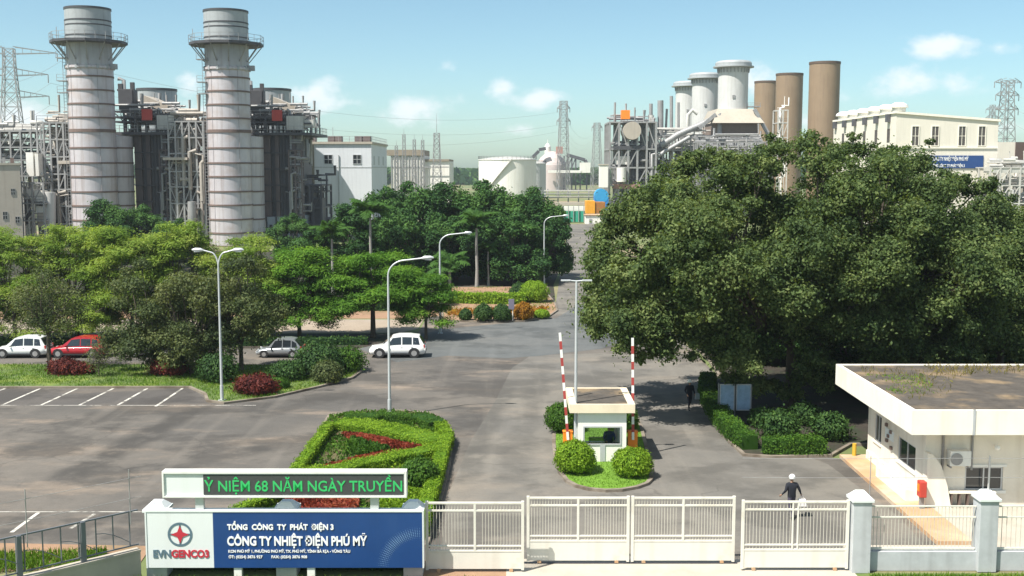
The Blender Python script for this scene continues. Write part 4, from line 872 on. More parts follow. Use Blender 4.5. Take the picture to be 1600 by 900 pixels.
for ring in range(9):
    R_ = 1.02+ring*.055; nd = 30
    for k in range(nd):
        w = math.radians(83+k*(182-83)/nd); s_ = .020*math.sin(math.pi*(ring+.7)/9.6)*(.6+.5*math.sin(math.pi*(k+1)/nd)); cx, czz = W_-.10+R_*math.cos(w), sz0-.02+R_*math.sin(w)
        if sz0+.03 < czz < sz1 and cx < W_-.03: mb.quad((cx-s_, -.012, czz), (cx, -.012, czz-s_), (cx+s_, -.012, czz), (cx, -.012, czz+s_))
mb.build('dotted_arc', M['palered'], root)
LX0, LX1 = -11.78, -3.62
root = thing('message_screen', 'long message screen with green running letters above the company sign', 'screen', (LX0, 37.0, 2.42)); W_ = LX1-LX0; a0, a1 = .47, 1.36
mb = MB(); mb.bb(0, W_, .02, .32, a0, a1); mb.build('case', M['signwhite'], root)
mb = MB(); mb.bb(0, W_, -.04, .34, a1-.07, a1+.01); mb.bb(0, W_, -.04, .34, a0-.01, a0+.05); mb.bb(-.06, 0, -.04, .34, a0-.01, a1+.01); mb.bb(W_-.02, W_+.05, -.04, .34, a0-.01, a1+.01); mb.build('frame', M['white'], root, bevel=.006)
mb = MB(); mb.bb(1.33, W_-.05, -.004, .02, a0+.08, a1-.11); mb.build('screen', M['led'], root)
text_part('running_letters', 'Ỷ NIỆM 68 NĂM NGÀY TRUYỀN', M['ledgreen'], root, 1.36, -.010, a0+.21, .52, W_-1.46, .006, .006)
for x in (1.15, 7.1):
    mb = MB(); mb.bb(x-.14, x+.14, .08, .26, -.45, a0); mb.build('leg', M['lamp'], root)

# ------------------------------------------------------------------ people
def skin_body(name, joints, edges, parent, paint, mats, sub=2):
    me = bpy.data.meshes.new(name); names = list(joints); me.from_pydata([joints[k][0] for k in names], [(names.index(a), names.index(b)) for a, b in edges], [])
    ob = bpy.data.objects.new(name, me); COL.objects.link(ob); ob.modifiers.new('skin', 'SKIN'); ob.modifiers.new('sub', 'SUBSURF').levels = sub
    sv = me.skin_vertices[0].data
    for i, k in enumerate(names):
        r_ = joints[k][1]; sv[i].radius = r_ if hasattr(r_, '__len__') else (r_, r_); sv[i].use_root = (k == 'pelvis')
    dg = bpy.context.evaluated_depsgraph_get(); dg.update(); m2 = bpy.data.meshes.new_from_object(ob.evaluated_get(dg)); bpy.data.objects.remove(ob)
    m2.name = name; m2.materials.clear()
    for m in mats: m2.materials.append(m)
    for p in m2.polygons: p.use_smooth = True; p.material_index = paint(p.center)
    o = bpy.data.objects.new(name, m2); COL.objects.link(o); o.parent = parent; return o
def person(label, loc, rz, pose, shirt, trousers, hat=None, seated=False):
    """facing -Y before turning; pose gives hands, knees and feet"""
    root = thing('person', label, 'person', loc, rz); J = {}
    hp = pose.get('hip', .92); J['pelvis'] = ((0, 0, hp), (.165, .12)); J['waist'] = ((0, .0, hp+.18), (.16, .12)); J['chest'] = ((0, .0, hp+.40), (.20, .135)); J['neck0'] = ((0, .0, hp+.555), (.06, .055)); J['neck'] = ((0, -.01, hp+.60), .05)
    J['head'] = ((0, -.03, hp+.70), (.075, .09)); J['crown'] = ((0, -.02, hp+.80), (.062, .075)); E_ = [('pelvis', 'waist'), ('waist', 'chest'), ('chest', 'neck0'), ('neck0', 'neck'), ('neck', 'head'), ('head', 'crown')]
    for s, n in ((-1, 'l'), (1, 'r')):
        el, ha = pose['arm'+n]; J['sh'+n] = ((s*.205, 0, hp+.49), .078); J['el'+n] = (el, .058); J['wr'+n] = (ha, .03)
        d = (Vector(ha)-Vector(el)).normalized(); palm = Vector(ha)+d*.07; J['palm'+n] = (tuple(palm), (.036, .022)); E_ += [('chest', 'sh'+n), ('sh'+n, 'el'+n), ('el'+n, 'wr'+n), ('wr'+n, 'palm'+n)]
        sd = d.cross(Vector((0, 1, 0))); sd = sd.normalized() if sd.length > .1 else Vector((1, 0, 0))
        for k, (o_, L_) in enumerate(((-.027, .062), (-.009, .075), (.009, .07), (.026, .055))):
            b = palm+sd*o_+d*.03; m_ = b+d*L_*.5+Vector((0, -.008, 0)); t = b+d*L_*.9+Vector((0, -.026, 0)); J[f'f{k}{n}'] = (tuple(m_), .009); J[f't{k}{n}'] = (tuple(t), .007); E_ += [('palm'+n, f'f{k}{n}'), (f'f{k}{n}', f't{k}{n}')]
        tb = palm-sd*.04*(1 if s < 0 else -1)+Vector((0, -.02, 0)); J['th'+n] = (tuple(tb), .010); J['tt'+n] = (tuple(tb+d*.035), .008); E_ += [('palm'+n, 'th'+n), ('th'+n, 'tt'+n)]
        kn, an = pose['leg'+n]; J['hipj'+n] = ((s*.09, 0, hp-.07), .095); J['kn'+n] = (kn, .062); J['an'+n] = (an, .042); toe = (an[0]+s*.02, an[1]-.16, an[2]-.045); J['toe'+n] = (toe, (.042, .03)); E_ += [('pelvis', 'hipj'+n), ('hipj'+n, 'kn'+n), ('kn'+n, 'an'+n), ('an'+n, 'toe'+n)]
    wr = [Vector(J['wr'+n][0]) for n in 'lr']; an = [Vector(J['an'+n][0]) for n in 'lr']
    def paint(c):
        if c.z > hp+.575: return 2
        if any((c-w).length < .17 and (c-w).dot(w-Vector(J['el'+n][0])) > 0 for w, n in zip(wr, 'lr')): return 2
        if any((c-a).length < .2 and c.z < a.z+.03 for a in an): return 3
        return 0 if c.z > hp-.04 and not (seated and c.z < hp+.02) else 1
    skin_body('body', J, E_, root, paint, [shirt, trousers, M['skin'], M['black']])
    hz = hp+.745
    mb = MB(); mb.tube([(0, -.115, hz+.0), (0, -.145, hz-.025)], [.012, .017], 6)
    mb.build('nose', M['skin'], root)
    for s in (-1, 1):
        mb = MB(); mb.ball((s*.033, -.112, hz+.02), .011, 8, 6); mb.build('eye', M['black'], root)
        mb = MB(); mb.ball((s*.082, -.02, hz-.01), .024, 8, 6, 1.3); mb.build('ear', M['skin'], root)
    mb = MB(); mb.box((0, -.113, hz-.06), (.045, .01, .009)); mb.build('mouth', M['logored'], root)
    mb = MB(); pr = [(.0, .135), (.06, .125), (.10, .09), (.122, .04), (.126, -.02)] if hat else [(.0, .118), (.06, .108), (.09, .07), (.102, .02), (.10, -.03)]
    mb.lathe(pr, 18, (0, .0 if hat else .012, hz+.03)); 
    if hat: mb.lathe([(.126, -.02), (.118, -.05)], 18, (0, .0, hz+.03)); mb.box((0, -.14, hz+.02), (.14, .09, .012))
    mb.build('helmet' if hat else 'hair', hat or M['hair'], root); return root
walk = lambda: dict(arml=((-.31, .03, 1.18), (-.42, -.06, .97)), armr=((.27, .05, 1.18), (.36, -.12, .98)), legl=((-.10, -.13, .50), (-.10, .02, .09)), legr=((.10, .10, .50), (.10, .30, .12)))
px_, py_ = 11.2, 43.7
person('man in dark jacket and white helmet walking behind the gate with a white bag', (px_, py_, 0), math.radians(190), walk(), M['navy'], M['greytrouser'], M['helmet'])
hx_, hy_ = px_+.45, py_+.13; mb = MB((hx_, hy_, .48)); mb.box((hx_, hy_, .62), (.36, .14, .30), 0, .8); mb.beam((hx_-.10, hy_, .76), (hx_-.01, hy_, .92), .02); mb.beam((hx_+.10, hy_, .76), (hx_+.01, hy_, .92), .02)
tag(mb.build('carrier_bag', M['bag'], bevel=.02), 'white carrier bag hanging from the hand of the helmeted man', 'bag')
qx, qy = g(1077, 641)
person('person in dark clothes and pale cap walking in the shade of the fig tree', (qx, qy, 0), math.radians(20), dict(arml=((-.28, .04, 1.18), (-.26, -.16, 1.0)), armr=((.28, .05, 1.18), (.34, .0, .95)), legl=((-.10, -.15, .50), (-.10, -.10, .09)), legr=((.10, .04, .50), (.10, .28, .14))), M['navy'], M['navy'], M['helmet'])
mb = MB((qx+.5, qy+.05, .62)); mb.box((qx+.47, qy+.1, .80), (.26, .16, .34), .3, .85); mb.beam((qx+.44, qy+.1, .97), (qx+.36, qy+.1, 1.0), .02); tag(mb.build('shoulder_bag', M['greybag'], bevel=.02), 'pale grey bag carried by the walker in the shade', 'bag')

# ------------------------------------------------------------------ sentry booth
M['boothwhite'] = mat('booth_white_wall', (.80, .79, .72), .7, var=.04, streak=.12, streak_col=(.5, .46, .38))
bx0, bx1, by0, by1, bz = 3.13, 5.42, 52.05, 55.2, .1
root = thing('sentry_booth', 'white sentry booth with flat roof and wide window on the lane island', 'booth', ((bx0+bx1)/2, by0, bz)); o_ = ((bx0+bx1)/2, by0, bz)
mb = MB(o_); wt_ = .14; w0, w1, wz0, wz1 = 3.42, 5.14, .95, 1.78
for Y, za, zb in ((by0, wz0, wz1), (by1-wt_, .30, 1.45)):
    mb.bb(bx0, w0, Y, Y+wt_, bz, 2.5); mb.bb(w1, bx1, Y, Y+wt_, bz, 2.5); mb.bb(w0, w1, Y, Y+wt_, bz, za); mb.bb(w0, w1, Y, Y+wt_, zb, 2.5)
for X in (bx0, bx1-wt_):
    mb.bb(X, X+wt_, by0+wt_, by0+.7, bz, 2.5); mb.bb(X, X+wt_, by1-.8, by1-wt_, bz, 2.5); mb.bb(X, X+wt_, by0+.7, by1-.8, bz, wz0); mb.bb(X, X+wt_, by0+.7, by1-.8, wz1, 2.5)
mb.build('wall', M['boothwhite'], root)
mb = MB(o_); mb.bb(bx0+wt_, bx1-wt_, by0+wt_, by1-wt_, bz, bz+.06); mb.build('floor', M['lightconc'], root)
rx0, rx1, ry0, ry1 = 2.72, 5.80, 51.85, 55.9
mb = MB(o_); mb.bb(rx0, rx1, ry0, ry1, 2.5, 2.62)
for (a, b, c, d) in ((rx0, rx1, ry0, ry0+.12), (rx0, rx1, ry1-.12, ry1), (rx0, rx0+.32, ry0+.12, ry1-.12), (rx1-.32, rx1, ry0+.12, ry1-.12)): mb.bb(a, b, c, d, 2.62, 2.92)
rf = mb.build('roof', mat('tan_cream_trim', (.76, .66, .49), .75, var=.08, streak=.25, streak_col=(.5, .4, .28)), root)
mb = MB(o_); mb.bb(rx0+.32, rx1-.32, ry0+.12, ry1-.12, 2.62, 2.885); mb.build('roof_deck', M['roofdirt'], rf)
for Y, ins in ((by0, -1), (by1, 1)):
    mb = MB(o_); y0 = by0-.03 if ins < 0 else by1-.11; wz0, wz1 = ((.95, 1.78) if ins < 0 else (.30, 1.45))
    pass
    for (a, b, c, d) in ((w0-.05, w1+.05, wz1-.02, wz1+.05), (w0-.05, w1+.05, wz0-.05, wz0+.02), (w0-.05, w0+.02, wz0+.02, wz1-.02), (w1-.02, w1+.05, wz0+.02, wz1-.02)): mb.bb(a, b, y0, y0+.14, c, d)
    wf = mb.build('window', M['silverframe'], root)
wz0, wz1 = .95, 1.78
gm = bpy.data.materials.new('clear_glass'); gm.use_nodes = True; nt = gm.node_tree; gl = nt.nodes.new('ShaderNodeBsdfGlossy'); gl.inputs['Roughness'].default_value = .03; trn = nt.nodes.new('ShaderNodeBsdfTransparent'); trn.inputs[0].default_value = (.82, .86, .86, 1)
mxs = nt.nodes.new('ShaderNodeMixShader'); fr = nt.nodes.new('ShaderNodeFresnel'); nt.links.new(fr.outputs[0], mxs.inputs[0]); nt.links.new(trn.outputs[0], mxs.inputs[1]); nt.links.new(gl.outputs[0], mxs.inputs[2]); nt.links.new(mxs.outputs[0], nt.nodes['Material Output'].inputs[0])
mb = MB(o_); mb.bb(w0, w1, by0+.04, by0+.05, wz0, wz1); mb.build('pane', gm, wf)
mb = MB(o_); mb.bb(4.18, 4.42, by0-.035, by0-.005, .1, wz0-.05); mb.build('duct_cover', M['concrete'], root)
mb = MB(o_); mb.bb(3.6, 5.2, by0+.3, by0+.8, .78, .83); mb.build('desk', M['steel'], root)
person('guard in blue shirt sitting behind the sentry booth window', (4.72, 53.4, .16), 0.1, dict(hip=.55, arml=((-.27, -.08, .78), (-.20, -.30, .70)), armr=((.27, -.08, .78), (.20, -.30, .70)), legl=((-.10, -.42, .50), (-.10, -.44, .09)), legr=((.10, -.42, .50), (.10, -.44, .09))), M['blueshirt'], M['navy'], None, True)
root = thing('office_chair', 'dark chair under the guard in the sentry booth', 'chair', (4.72, 53.5, .16)); mb = MB(); mb.box((0, 0, .42), (.46, .46, .08)); mb.build('seat', M['black'], root, bevel=.02); mb = MB(); mb.box((0, .25, .75), (.44, .06, .5)); mb.build('backrest', M['black'], root, bevel=.02)
mb = MB(); mb.tube([(0, 0, 0.03), (0, 0, .4)], .03, 8); [mb.beam((0, 0, .05), (.25*math.cos(k*1.2566), .25*math.sin(k*1.2566), .03), .04) for k in range(5)]; mb.build('base', M['steel'], root)

# ------------------------------------------------------------------ raised barriers
M['bandred'] = mat('faded_red_band', (.36, .05, .045), .5, var=.1)
def barrier(label, px, top, lean):
    x, y = g(px, 712); root = thing('barrier', label, 'barrier', (x, y, .1), 0, 'raised barriers beside the sentry booth')
    mb = MB(); mb.box((0, 0, .55), (.46, .36, 1.1)); mb.box((0, 0, 1.12), (.50, .40, .06)); mb.build('housing', M['orange'], root, bevel=.02)
    mb = MB(); mb.tube([(0, -.24, .92), (0, .2, .92)], .07, 12); mb.build('pivot', M['black'], root)
    L = top; n = 13; at_ = lambda t: Vector((lean*t, -.22, .75+L*t))
    mb = MB(); mb.beam(at_(0), at_(1), .12, .06); arm = mb.build('arm', M['helmet'], root)
    for i in range(1, n, 2): mb = MB(); mb.beam(at_(i/n), at_((i+1)/n), .128, .068); mb.build('red_band', M['bandred'], arm)
    return root
barrier('raised red and white barrier arm on the sign side of the sentry booth', 887, 5.25, -.42)
barrier('raised red and white barrier arm on the fig tree side of the sentry booth', 988, 5.0, -.08)

# ------------------------------------------------------------------ lamp posts
def lamp(label, px, py, arms, H, z=0.0, r=.075, arch=.9, group='tall street lamps'):
    x, y = g(px, py); root = thing('street_lamp', label, 'lamp post', (x, y, z), 0, group)
    mb = MB(); mb.box((0, 0, .02), (.4, .4, .05)); mb.tube([(0, 0, 0), (0, 0, .9)], r*1.5, 12); mb.tube([(0, 0, .9), (0, 0, H-arch)], [r*1.15, r*.75], 12); mb.build('pole', M['lamp'], root)
    for dx in arms:
        mb = MB(); pts = []
        for k in range(9):
            w = k/8*math.pi/2; pts.append((dx*.45*(1-math.cos(w)), 0, H-arch+arch*math.sin(w)*.92))
        pts.append((dx*.85, 0, H+.03)); mb.tube(pts, r*.62, 8); mb.build('arm', M['lamp'], root)
        mb = MB(); c = (dx*.95, 0, H+.05); L = .62
        sg = 1 if dx > 0 else -1; mb.tube([(dx*.85, 0, H+.03), (dx*.85+sg*.18, 0, H+.06), (dx*.85+sg*.5, 0, H+.07), (dx*.85+sg*.68, 0, H+.06)], [.05, .12, .115, .05], 10); hd = mb.build('lamp_head', M['lamp'], root)
        mb = MB(); mb.box((dx*.85+sg*.38, 0, H-.045), (.34, .15, .03)); mb.build('lens', M['signwhite'], hd)
    return root
lamp('double armed street lamp on the parking lawn kerb', 347, 628, (1.0, -1.0), 9.0, .1, .072, 1.0)
lamp('single armed street lamp rising behind the flower island', 609, 651, (2.2,), 8.85, .1, .074, .95)
lamp('single armed street lamp between the median trees and the grove', 688, 521, (2.4,), 8.5, 0, .085, .95)
lamp('single armed street lamp at the corner of the plant road', 850, 446, (2.6,), 8.3, 0, .085, .95)
x, y = g(899, 722); root = thing('street_lamp', 'slim post with two flat lamp heads beside the sentry booth', 'lamp post', (x, y, .1), 0, 'tall street lamps')
mb = MB(); mb.tube([(0, 0, 0), (0, 0, 8.6)], [.085, .05], 12); mb.build('pole', M['lamp'], root)
for s in (-1, 1):
    mb = MB(); mb.tube([(0, 0, 8.6), (s*.3, 0, 8.62)], .035, 8); mb.build('arm', M['lamp'], root); mb = MB(); mb.box((s*.5, 0, 8.63), (.46, .22, .07)); mb.build('lamp_head', M['silverframe'], root, bevel=.015)

# ------------------------------------------------------------------ guard house
hx0, hx1, hy0, hy1 = 17.05, 40.0, 45.2, 52.6
root = thing('guard_house', 'single storey cream guard house with flat weedy roof', 'building', (hx0, hy0, 0)); o_ = (hx0, hy0, 0)
mb = MB(o_); T = .22; ZT = 3.36
# side wall facing the lane, with openings for its two windows
ops = [(46.3, 48.5, 1.15, 2.25), (50.7, 51.7, 1.25, 2.55)]; yy = hy0
for (a, b, c, d) in ops:
    mb.bb(hx0, hx0+T, yy, a, 0, ZT); mb.bb(hx0, hx0+T, a, b, 0, c); mb.bb(hx0, hx0+T, a, b, d, ZT); yy = b
mb.bb(hx0, hx0+T, yy, hy1, 0, ZT)
xx = hx0+T; fo = [(18.72, 20.3, .72, 1.72), (21.8, 24.0, .9, 2.2), (25, 27, 1, 2.2)]
for (a, b, c, d) in fo:
    mb.bb(xx, a, hy0, hy0+T, 0, ZT); mb.bb(a, b, hy0, hy0+T, 0, c); mb.bb(a, b, hy0, hy0+T, d, ZT); xx = b
mb.bb(xx, hx1, hy0, hy0+T, 0, ZT); mb.bb(hx0+T, hx1, hy1-T, hy1, 0, ZT)
mb.build('wall', M['cream'], root)
mb = MB(o_); mb.bb(hx0-.06, hx0, hy0, hy1, .16, .55); mb.build('wall_base', M['creamtrim'], root)
mb = MB(o_); mb.bb(hx0+T, hx1, hy0+T, hy1-T, 0, .2); mb.build('floor', M['lightconc'], root)
q0, q1, q2, q3 = 16.0, 42, 43.95, 54.6
mb = MB(o_); mb.bb(q0, q1, q2, q3, ZT, 3.6); 
for (a, b, c, d) in ((q0, q1, q2, q2+.18), (q0, q1, q3-.18, q3), (q0, q0+.18, q2+.18, q3-.18)): mb.bb(a, b, c, d, 3.6, 4.36)
rf = mb.build('roof', M['creamtrim'], root)
mb = MB(o_); mb.bb(q0+.18, q1, q2+.18, q3-.18, 3.6, 4.31); mb.build('roof_deck', M['roofdirt'], rf)
mb = MB(o_); mb.bb(18.42, 18.52, q2-.03, q2, ZT, 4.40); mb.build('downpipe', M['concrete'], root)
for (a, b, c, d) in ops:
    mb = MB(o_)
    for (e, f, h, i) in ((a, b, d-.07, d), (a, b, c, c+.07), (a, a+.07, c+.07, d-.07), (b-.07, b, c+.07, d-.07), ((a+b)/2-.03, (a+b)/2+.03, c+.07, d-.07)): mb.bb(hx0+.05, hx0+.13, e, f, h, i)
    w_ = mb.build('window', M['silverframe'], root); mb = MB(o_); mb.bb(hx0+.085, hx0+.10, a, b, c, d); mb.build('pane', M['glass'], w_)
    mb = MB(o_); mb.bb(hx0-.05, hx0+.02, a-.08, b+.08, c-.08, c-.002); mb.build('sill', M['creamtrim'], w_)
for (a, b, c, d) in fo:
    mb = MB(o_)
    for (e, f, h, i) in ((a, b, d-.07, d), (a, b, c, c+.07), (a, a+.07, c+.07, d-.07), (b-.07, b, c+.07, d-.07), ((a+b)/2-.03, (a+b)/2+.03, c+.07, d-.07)): mb.bb(e, f, hy0+.05, hy0+.13, h, i)
    w_ = mb.build('window', M['silverframe'], root); mb = MB(o_); mb.bb(a, b, hy0+.085, hy0+.10, c, d); mb.build('pane', M['glass'], w_)
    mb = MB(o_); mb.bb(a-.12, b+.12, hy0-.05, hy0+.02, c-.12, c-.002); mb.bb(a-.12, b+.12, hy0-.05, hy0+.02, d+.002, d+.1); mb.build('sill', M['white'], w_)
# sloping wing wall at the corner and the long ledge along the lane side
mb = MB(o_); pf = [(16.98, 0), (18.05, 0), (17.85, 1.0), (17.55, 1.9), (17.2, 2.35), (16.98, 2.4)]
vs = [(x, 44.75, z) for x, z in pf]+[(x, 45.19, z) for x, z in pf]; n = len(pf); mb.add(vs, [tuple(range(n)), tuple(range(n, 2*n))[::-1]]+[(i, n+i, n+(i+1) % n, (i+1) % n) for i in range(n)]); mb.build('wing_wall', M['creamtrim'], root)
mb = MB(o_); mb.bb(hx0-.62, hx0-.07, 45.6, 49.4, .16, .62); mb.build('ledge', M['creamtrim'], root)
mb = MB(o_); mb.bb(hx0-.55, hx0-.12, 45.9, 48.6, .63, .66); mb.build('ledge_top', M['concrete'], root)
for (y, z) in ((49.3, 2.2), (49.9, 2.4), (49.2, 1.5), (49.8, 1.7), (49.6, 1.95)):
    mb = MB(o_); mb.bb(hx0-.10, hx0-.002, y-.09, y+.09, z-.07, z+.07); mb.build('wall_fitting', M['rust'], root)
mb = MB(o_); mb.bb(hx0-.03, hx0-.002, 49.0, 50.1, 1.8, 2.25); mb.build('notice_panel', M['signwhite'], root)
mb = MB(o_)
for x in (17.75, 18.95): mb.tube([(x, hy0-.06, 1.6), (x, hy0-.06, ZT)], .05, 8)
mb.build('drain_pipe', M['steel'], root)
mb = MB((18.3, hy0-.42, 1.85)); mb.bb(17.92, 18.78, hy0-.42, hy0-.02, 1.85, 2.48); ac = tag(mb.build('air_conditioner', M['white'], bevel=.015), 'white air conditioner unit on the guard house front wall', 'air conditioner')
mb = MB(); mb.tube([(-.12, -.004, .30), (-.12, -.03, .30)], .25, 20); mb.build('fan_grille', M['steel'], ac); mb = MB(); mb.bb(-.36, -.30, .0, .38, -.08, -.02); mb.build('bracket', M['steel'], ac); mb = MB(); mb.bb(.36, .42, .0, .38, -.08, -.02); mb.build('bracket', M['steel'], ac)
mb = MB((19.9, hy0, 2.5)); mb.tube([(19.9, hy0-.02, 2.6), (19.9, hy0-.22, 2.65)], .025, 6); mb.ball((19.9, hy0-.25, 2.6), .12, 12, 8); tag(mb.build('wall_lamp', M['helmet']), 'white ball lamp above the dark guard house window', 'lamp')
mb = MB((19.7, hy0-.3, 0)); mb.tube([(19.55, hy0-.35, .12), (19.55, hy0-.35, 2.3)], .03, 8); tag(mb.build('slim_post', M['lamp']), 'slim grey post before the dark guard house window', 'post')
root = thing('fire_box', 'red fire box standing by the guard house corner', 'fire box', (16.72, 44.55, .0)); mb = MB(); mb.box((0, 0, .98), (.28, .4, .66)); mb.build('cabinet', M['orange'] if False else M['red'], root, bevel=.03); mb = MB(); mb.box((0, 0, .40), (.16, .16, .48)); mb.build('stand', M['steel'], root); mb = MB(); mb.box((-.15, 0, 1.04), (.01, .24, .3)); mb.build('door', M['orange'], root)
root = thing('planter_stool', 'row of small brown stools at the foot of the guard house front', 'stools', (18.9, 44.9, .12))
for k in range(1):
    mb = MB(); mb.box((0, 0, .62), (1.9, .3, .06)); mb.build('seat', M['creamtrim'], root); mb = MB(); [mb.box((-.85+i*.34, 0, .3), (.05, .24, .6)) for i in range(6)]; mb.build('leg', M['rust'], root)
root['label'] = 'low brown slatted bench at the foot of the guard house front'; root['category'] = 'bench'; root.name = 'slatted_bench'
mb = MB((16.2, 53.0, .16)); mb.tube([(16.55, 53.0, .16), (16.55, 53.0, .75)], .10, 12); tag(mb.build('bollard', mat('yellow_paint', (.5, .32, .03), .6)), 'yellow bollard at the shaded corner of the guard house', 'bollard')
lab(scatter('roof_weeds', [(16.6, 46), (18.8, 47), (20.5, 51), (24, 53.8), (16.8, 53.8)], 500, 4.3, .22, 'drygrass', 331, .14, -2, 0, .2), 'dry weeds growing on the guard house roof', 'weeds')
lab(scatter('roof_weeds', [(16.4, 47.5), (18.4, 47.5), (19.4, 52), (16.5, 52)], 900, 4.3, .14, 'grass', 332, .2, -1, 0, .1), 'green tufts growing on the guard house roof corner', 'weeds')
lab(scatter('roof_weeds', [(20, 52), (36, 52), (36, 54.2), (20, 54.2)], 900, 4.3, .3, 'drygrass', 333, .12, -2, 0, .5), 'tall dry grass along the back of the guard house roof', 'weeds')

# notice boards, posts
x, y = g(1148, 655); root = thing('notice_board', 'glazed notice board of two panels in shade under the fig tree', 'notice board', (x, y, .1))
for s in (-1, 1):
    mb = MB(); mb.box((s*.46, 0, 1.15), (.82, .08, 1.5)); p_ = mb.build('panel', M['silverframe'], root, bevel=.01); mb = MB(); mb.box((s*.46, -.045, 1.15), (.72, .012, 1.38)); mb.build('glazing', mat('pale_blue_notice', (.30, .42, .55), .25, var=.25, scale=3), p_)
for s in (-.92, 0, .92): mb = MB(); mb.tube([(s, .08, 0), (s, .08, 1.95)], .035, 8); mb.build('post', M['steel'], root)
x, y = g(799, 504); root = thing('notice_post', 'small grey notice on a pale post between the clipped bushes', 'sign', (x, y+.3, .1)); mb = MB(); mb.tube([(.12, 0, 0), (.12, 0, 1.5)], .05, 8); mb.build('post', M['cream'], root); mb = MB(); mb.box((0, -.07, 1.55), (.52, .08, .95)); mb.build('plate', mat('violet_grey_plate', (.16, .15, .2), .5), root, bevel=.01)

# ------------------------------------------------------------------ cars
def car(label, paint, x, y, L, H, W_, rz, seed, kind='suv', group='cars parked behind the lawn'):
    """nose towards -X before turning"""
    root = thing('parked_car', label, 'car', (x, y, 0), rz, group); h = L/2
    if kind == 'suv': prof = [(-.50, .34, .60, .74), (-.485, .26, .66, .86), (-.44, .22, .74, .93), (-.33, .22, .80, .97), (-.20, .22, .87, .99), (0, .22, .90, 1), (.25, .22, .91, 1), (.40, .24, .92, .97), (.47, .26, .90, .92), (.50, .34, .80, .80)]
    else: prof = [(-.50, .30, .52, .74), (-.48, .24, .58, .86), (-.43, .2, .66, .93), (-.33, .2, .73, .97), (-.22, .2, .82, .99), (0, .2, .85, 1), (.25, .2, .87, 1), (.40, .22, .88, .96), (.47, .24, .86, .9), (.50, .32, .74, .78)]
    k = H/1.6; hw = W_/2; mb = MB(); ring = 10; vs = []
    for (t, zb, zt, wf) in prof:
        w = hw*wf; zb *= k; zt *= k; zm = (zb+zt)/2
        for (a, z) in ((-.80, zb), (-.97, zb+.10), (-1, zm), (-.975, zt-.10), (-.86, zt), (.86, zt), (.975, zt-.10), (1, zm), (.97, zb+.10), (.80, zb)): vs.append((t*L, a*w, z))
    fs = []
    for i in range(len(prof)-1):
        for j in range(ring): fs.append((i*ring+j, i*ring+(j+1) % ring, (i+1)*ring+(j+1) % ring, (i+1)*ring+j))
    fs += [tuple(range(ring)), tuple(range((len(prof)-1)*ring, len(prof)*ring))[::-1]]
    mb.add(vs, [f[::-1] for f in fs], True)
    # cabin
    zt = .88*k if kind == 'suv' else .84*k; st = [(-.27, zt, .90), (-.09, H-.11, .78), (0.02, H-.01, .77), (.22, H-.01, .77), (.39, H-.10, .75), (.485, zt, .86)] if kind == 'suv' else [(-.24, zt, .9), (-.08, H-.08, .77), (.03, H-.01, .75), (.2, H, .75), (.33, H-.07, .74), (.48, zt, .84)]
    vs = []
    for (t, z, wf) in st: vs += [(t*L, -hw*.93*(1 if z > zt+.01 else .95), zt-.04), (t*L, -hw*wf, z), (t*L, 0, z+.025), (t*L, hw*wf, z), (t*L, hw*.93*(1 if z > zt+.01 else .95), zt-.04)]
    fs = []
    for i in range(len(st)-1):
        for j in range(4): fs.append((i*5+j, i*5+j+1, (i+1)*5+j+1, (i+1)*5+j))
    mb.add(vs, [f[::-1] for f in fs], False); mb.build('body', paint, root)
    # windows: side glass, windscreen, rear screen, each set just proud of the cabin skin
    def on(t, f, s):    # point on the cabin side at length t, height fraction f
        for (a, b) in zip(st[:-1], st[1:]):
            if a[0] <= t <= b[0]:
                u = (t-a[0])/(b[0]-a[0]); z = a[1]+(b[1]-a[1])*u; wf = a[2]+(b[2]-a[2])*u
                return Vector((t*L, s*((hw*.93)*(1-f)+hw*wf*f+.012), (zt-.04)*(1-f)+z*f))
    for s in (-1, 1):
        for (t0, t1) in ((-.11, .07), (.09, .26), (.28, .375)):
            mb = MB(); A_ = [on(t0-(.06 if t0 < -.1 else 0), .16, s), on(t1+(.025 if t1 > .35 else 0), .16, s), on(t1, .86, s), on(t0+(.03 if t0 < -.1 else 0), .86, s)]
            mb.quad(*(A_ if s < 0 else A_[::-1])); mb.build('side_window', M['glass'], root)
        mb = MB(); mb.box((-.17*L, s*(hw+.06), zt+.06), (.12, .16, .12)); mb.build('mirror', paint, root, bevel=.02)
        mb = MB(); mb.box((-.462*L, s*hw*.72, .64*k), (.16, .26, .13)); mb.build('headlight', M['signwhite'], root, bevel=.03)
        mb = MB(); mb.box((.475*L, s*hw*.80, .80*k), (.12, .16, .26)); mb.build('tail_light', M['red'], root, bevel=.02)
        mb = MB(); mb.beam((-.30*L, s*hw*.985, .30*k), (.30*L, s*hw*.985, .30*k), .05, .10); mb.build('sill_strip', M['black'], root)
        mb = MB(); mb.box((.08*L, s*(hw+.002), .78*k), (.14, .02, .03)); mb.box((.26*L, s*(hw+.002), .80*k), (.14, .02, .03)); mb.build('door_handle', M['silverframe'], root)
    for (i, j, nm) in ((0, 1, 'windscreen'), (4, 5, 'rear_window')):
        a, b = st[i], st[j]; mb = MB(); P_ = lambda u, v: Vector(((a[0]+(b[0]-a[0])*u)*L, v*hw*(a[2]+(b[2]-a[2])*u)*.9, a[1]+(b[1]-a[1])*u+.03))
        q = [P_(.1, -1), P_(.1, 1), P_(.92, 1), P_(.92, -1)]; mb.quad(*q[::-1]); mb.build(nm, M['glass'], root)
    mb = MB(); mb.box((-.497*L, 0, .5*k), (.05, hw*1.1, .14)); mb.build('grille', M['black'], root, bevel=.01)
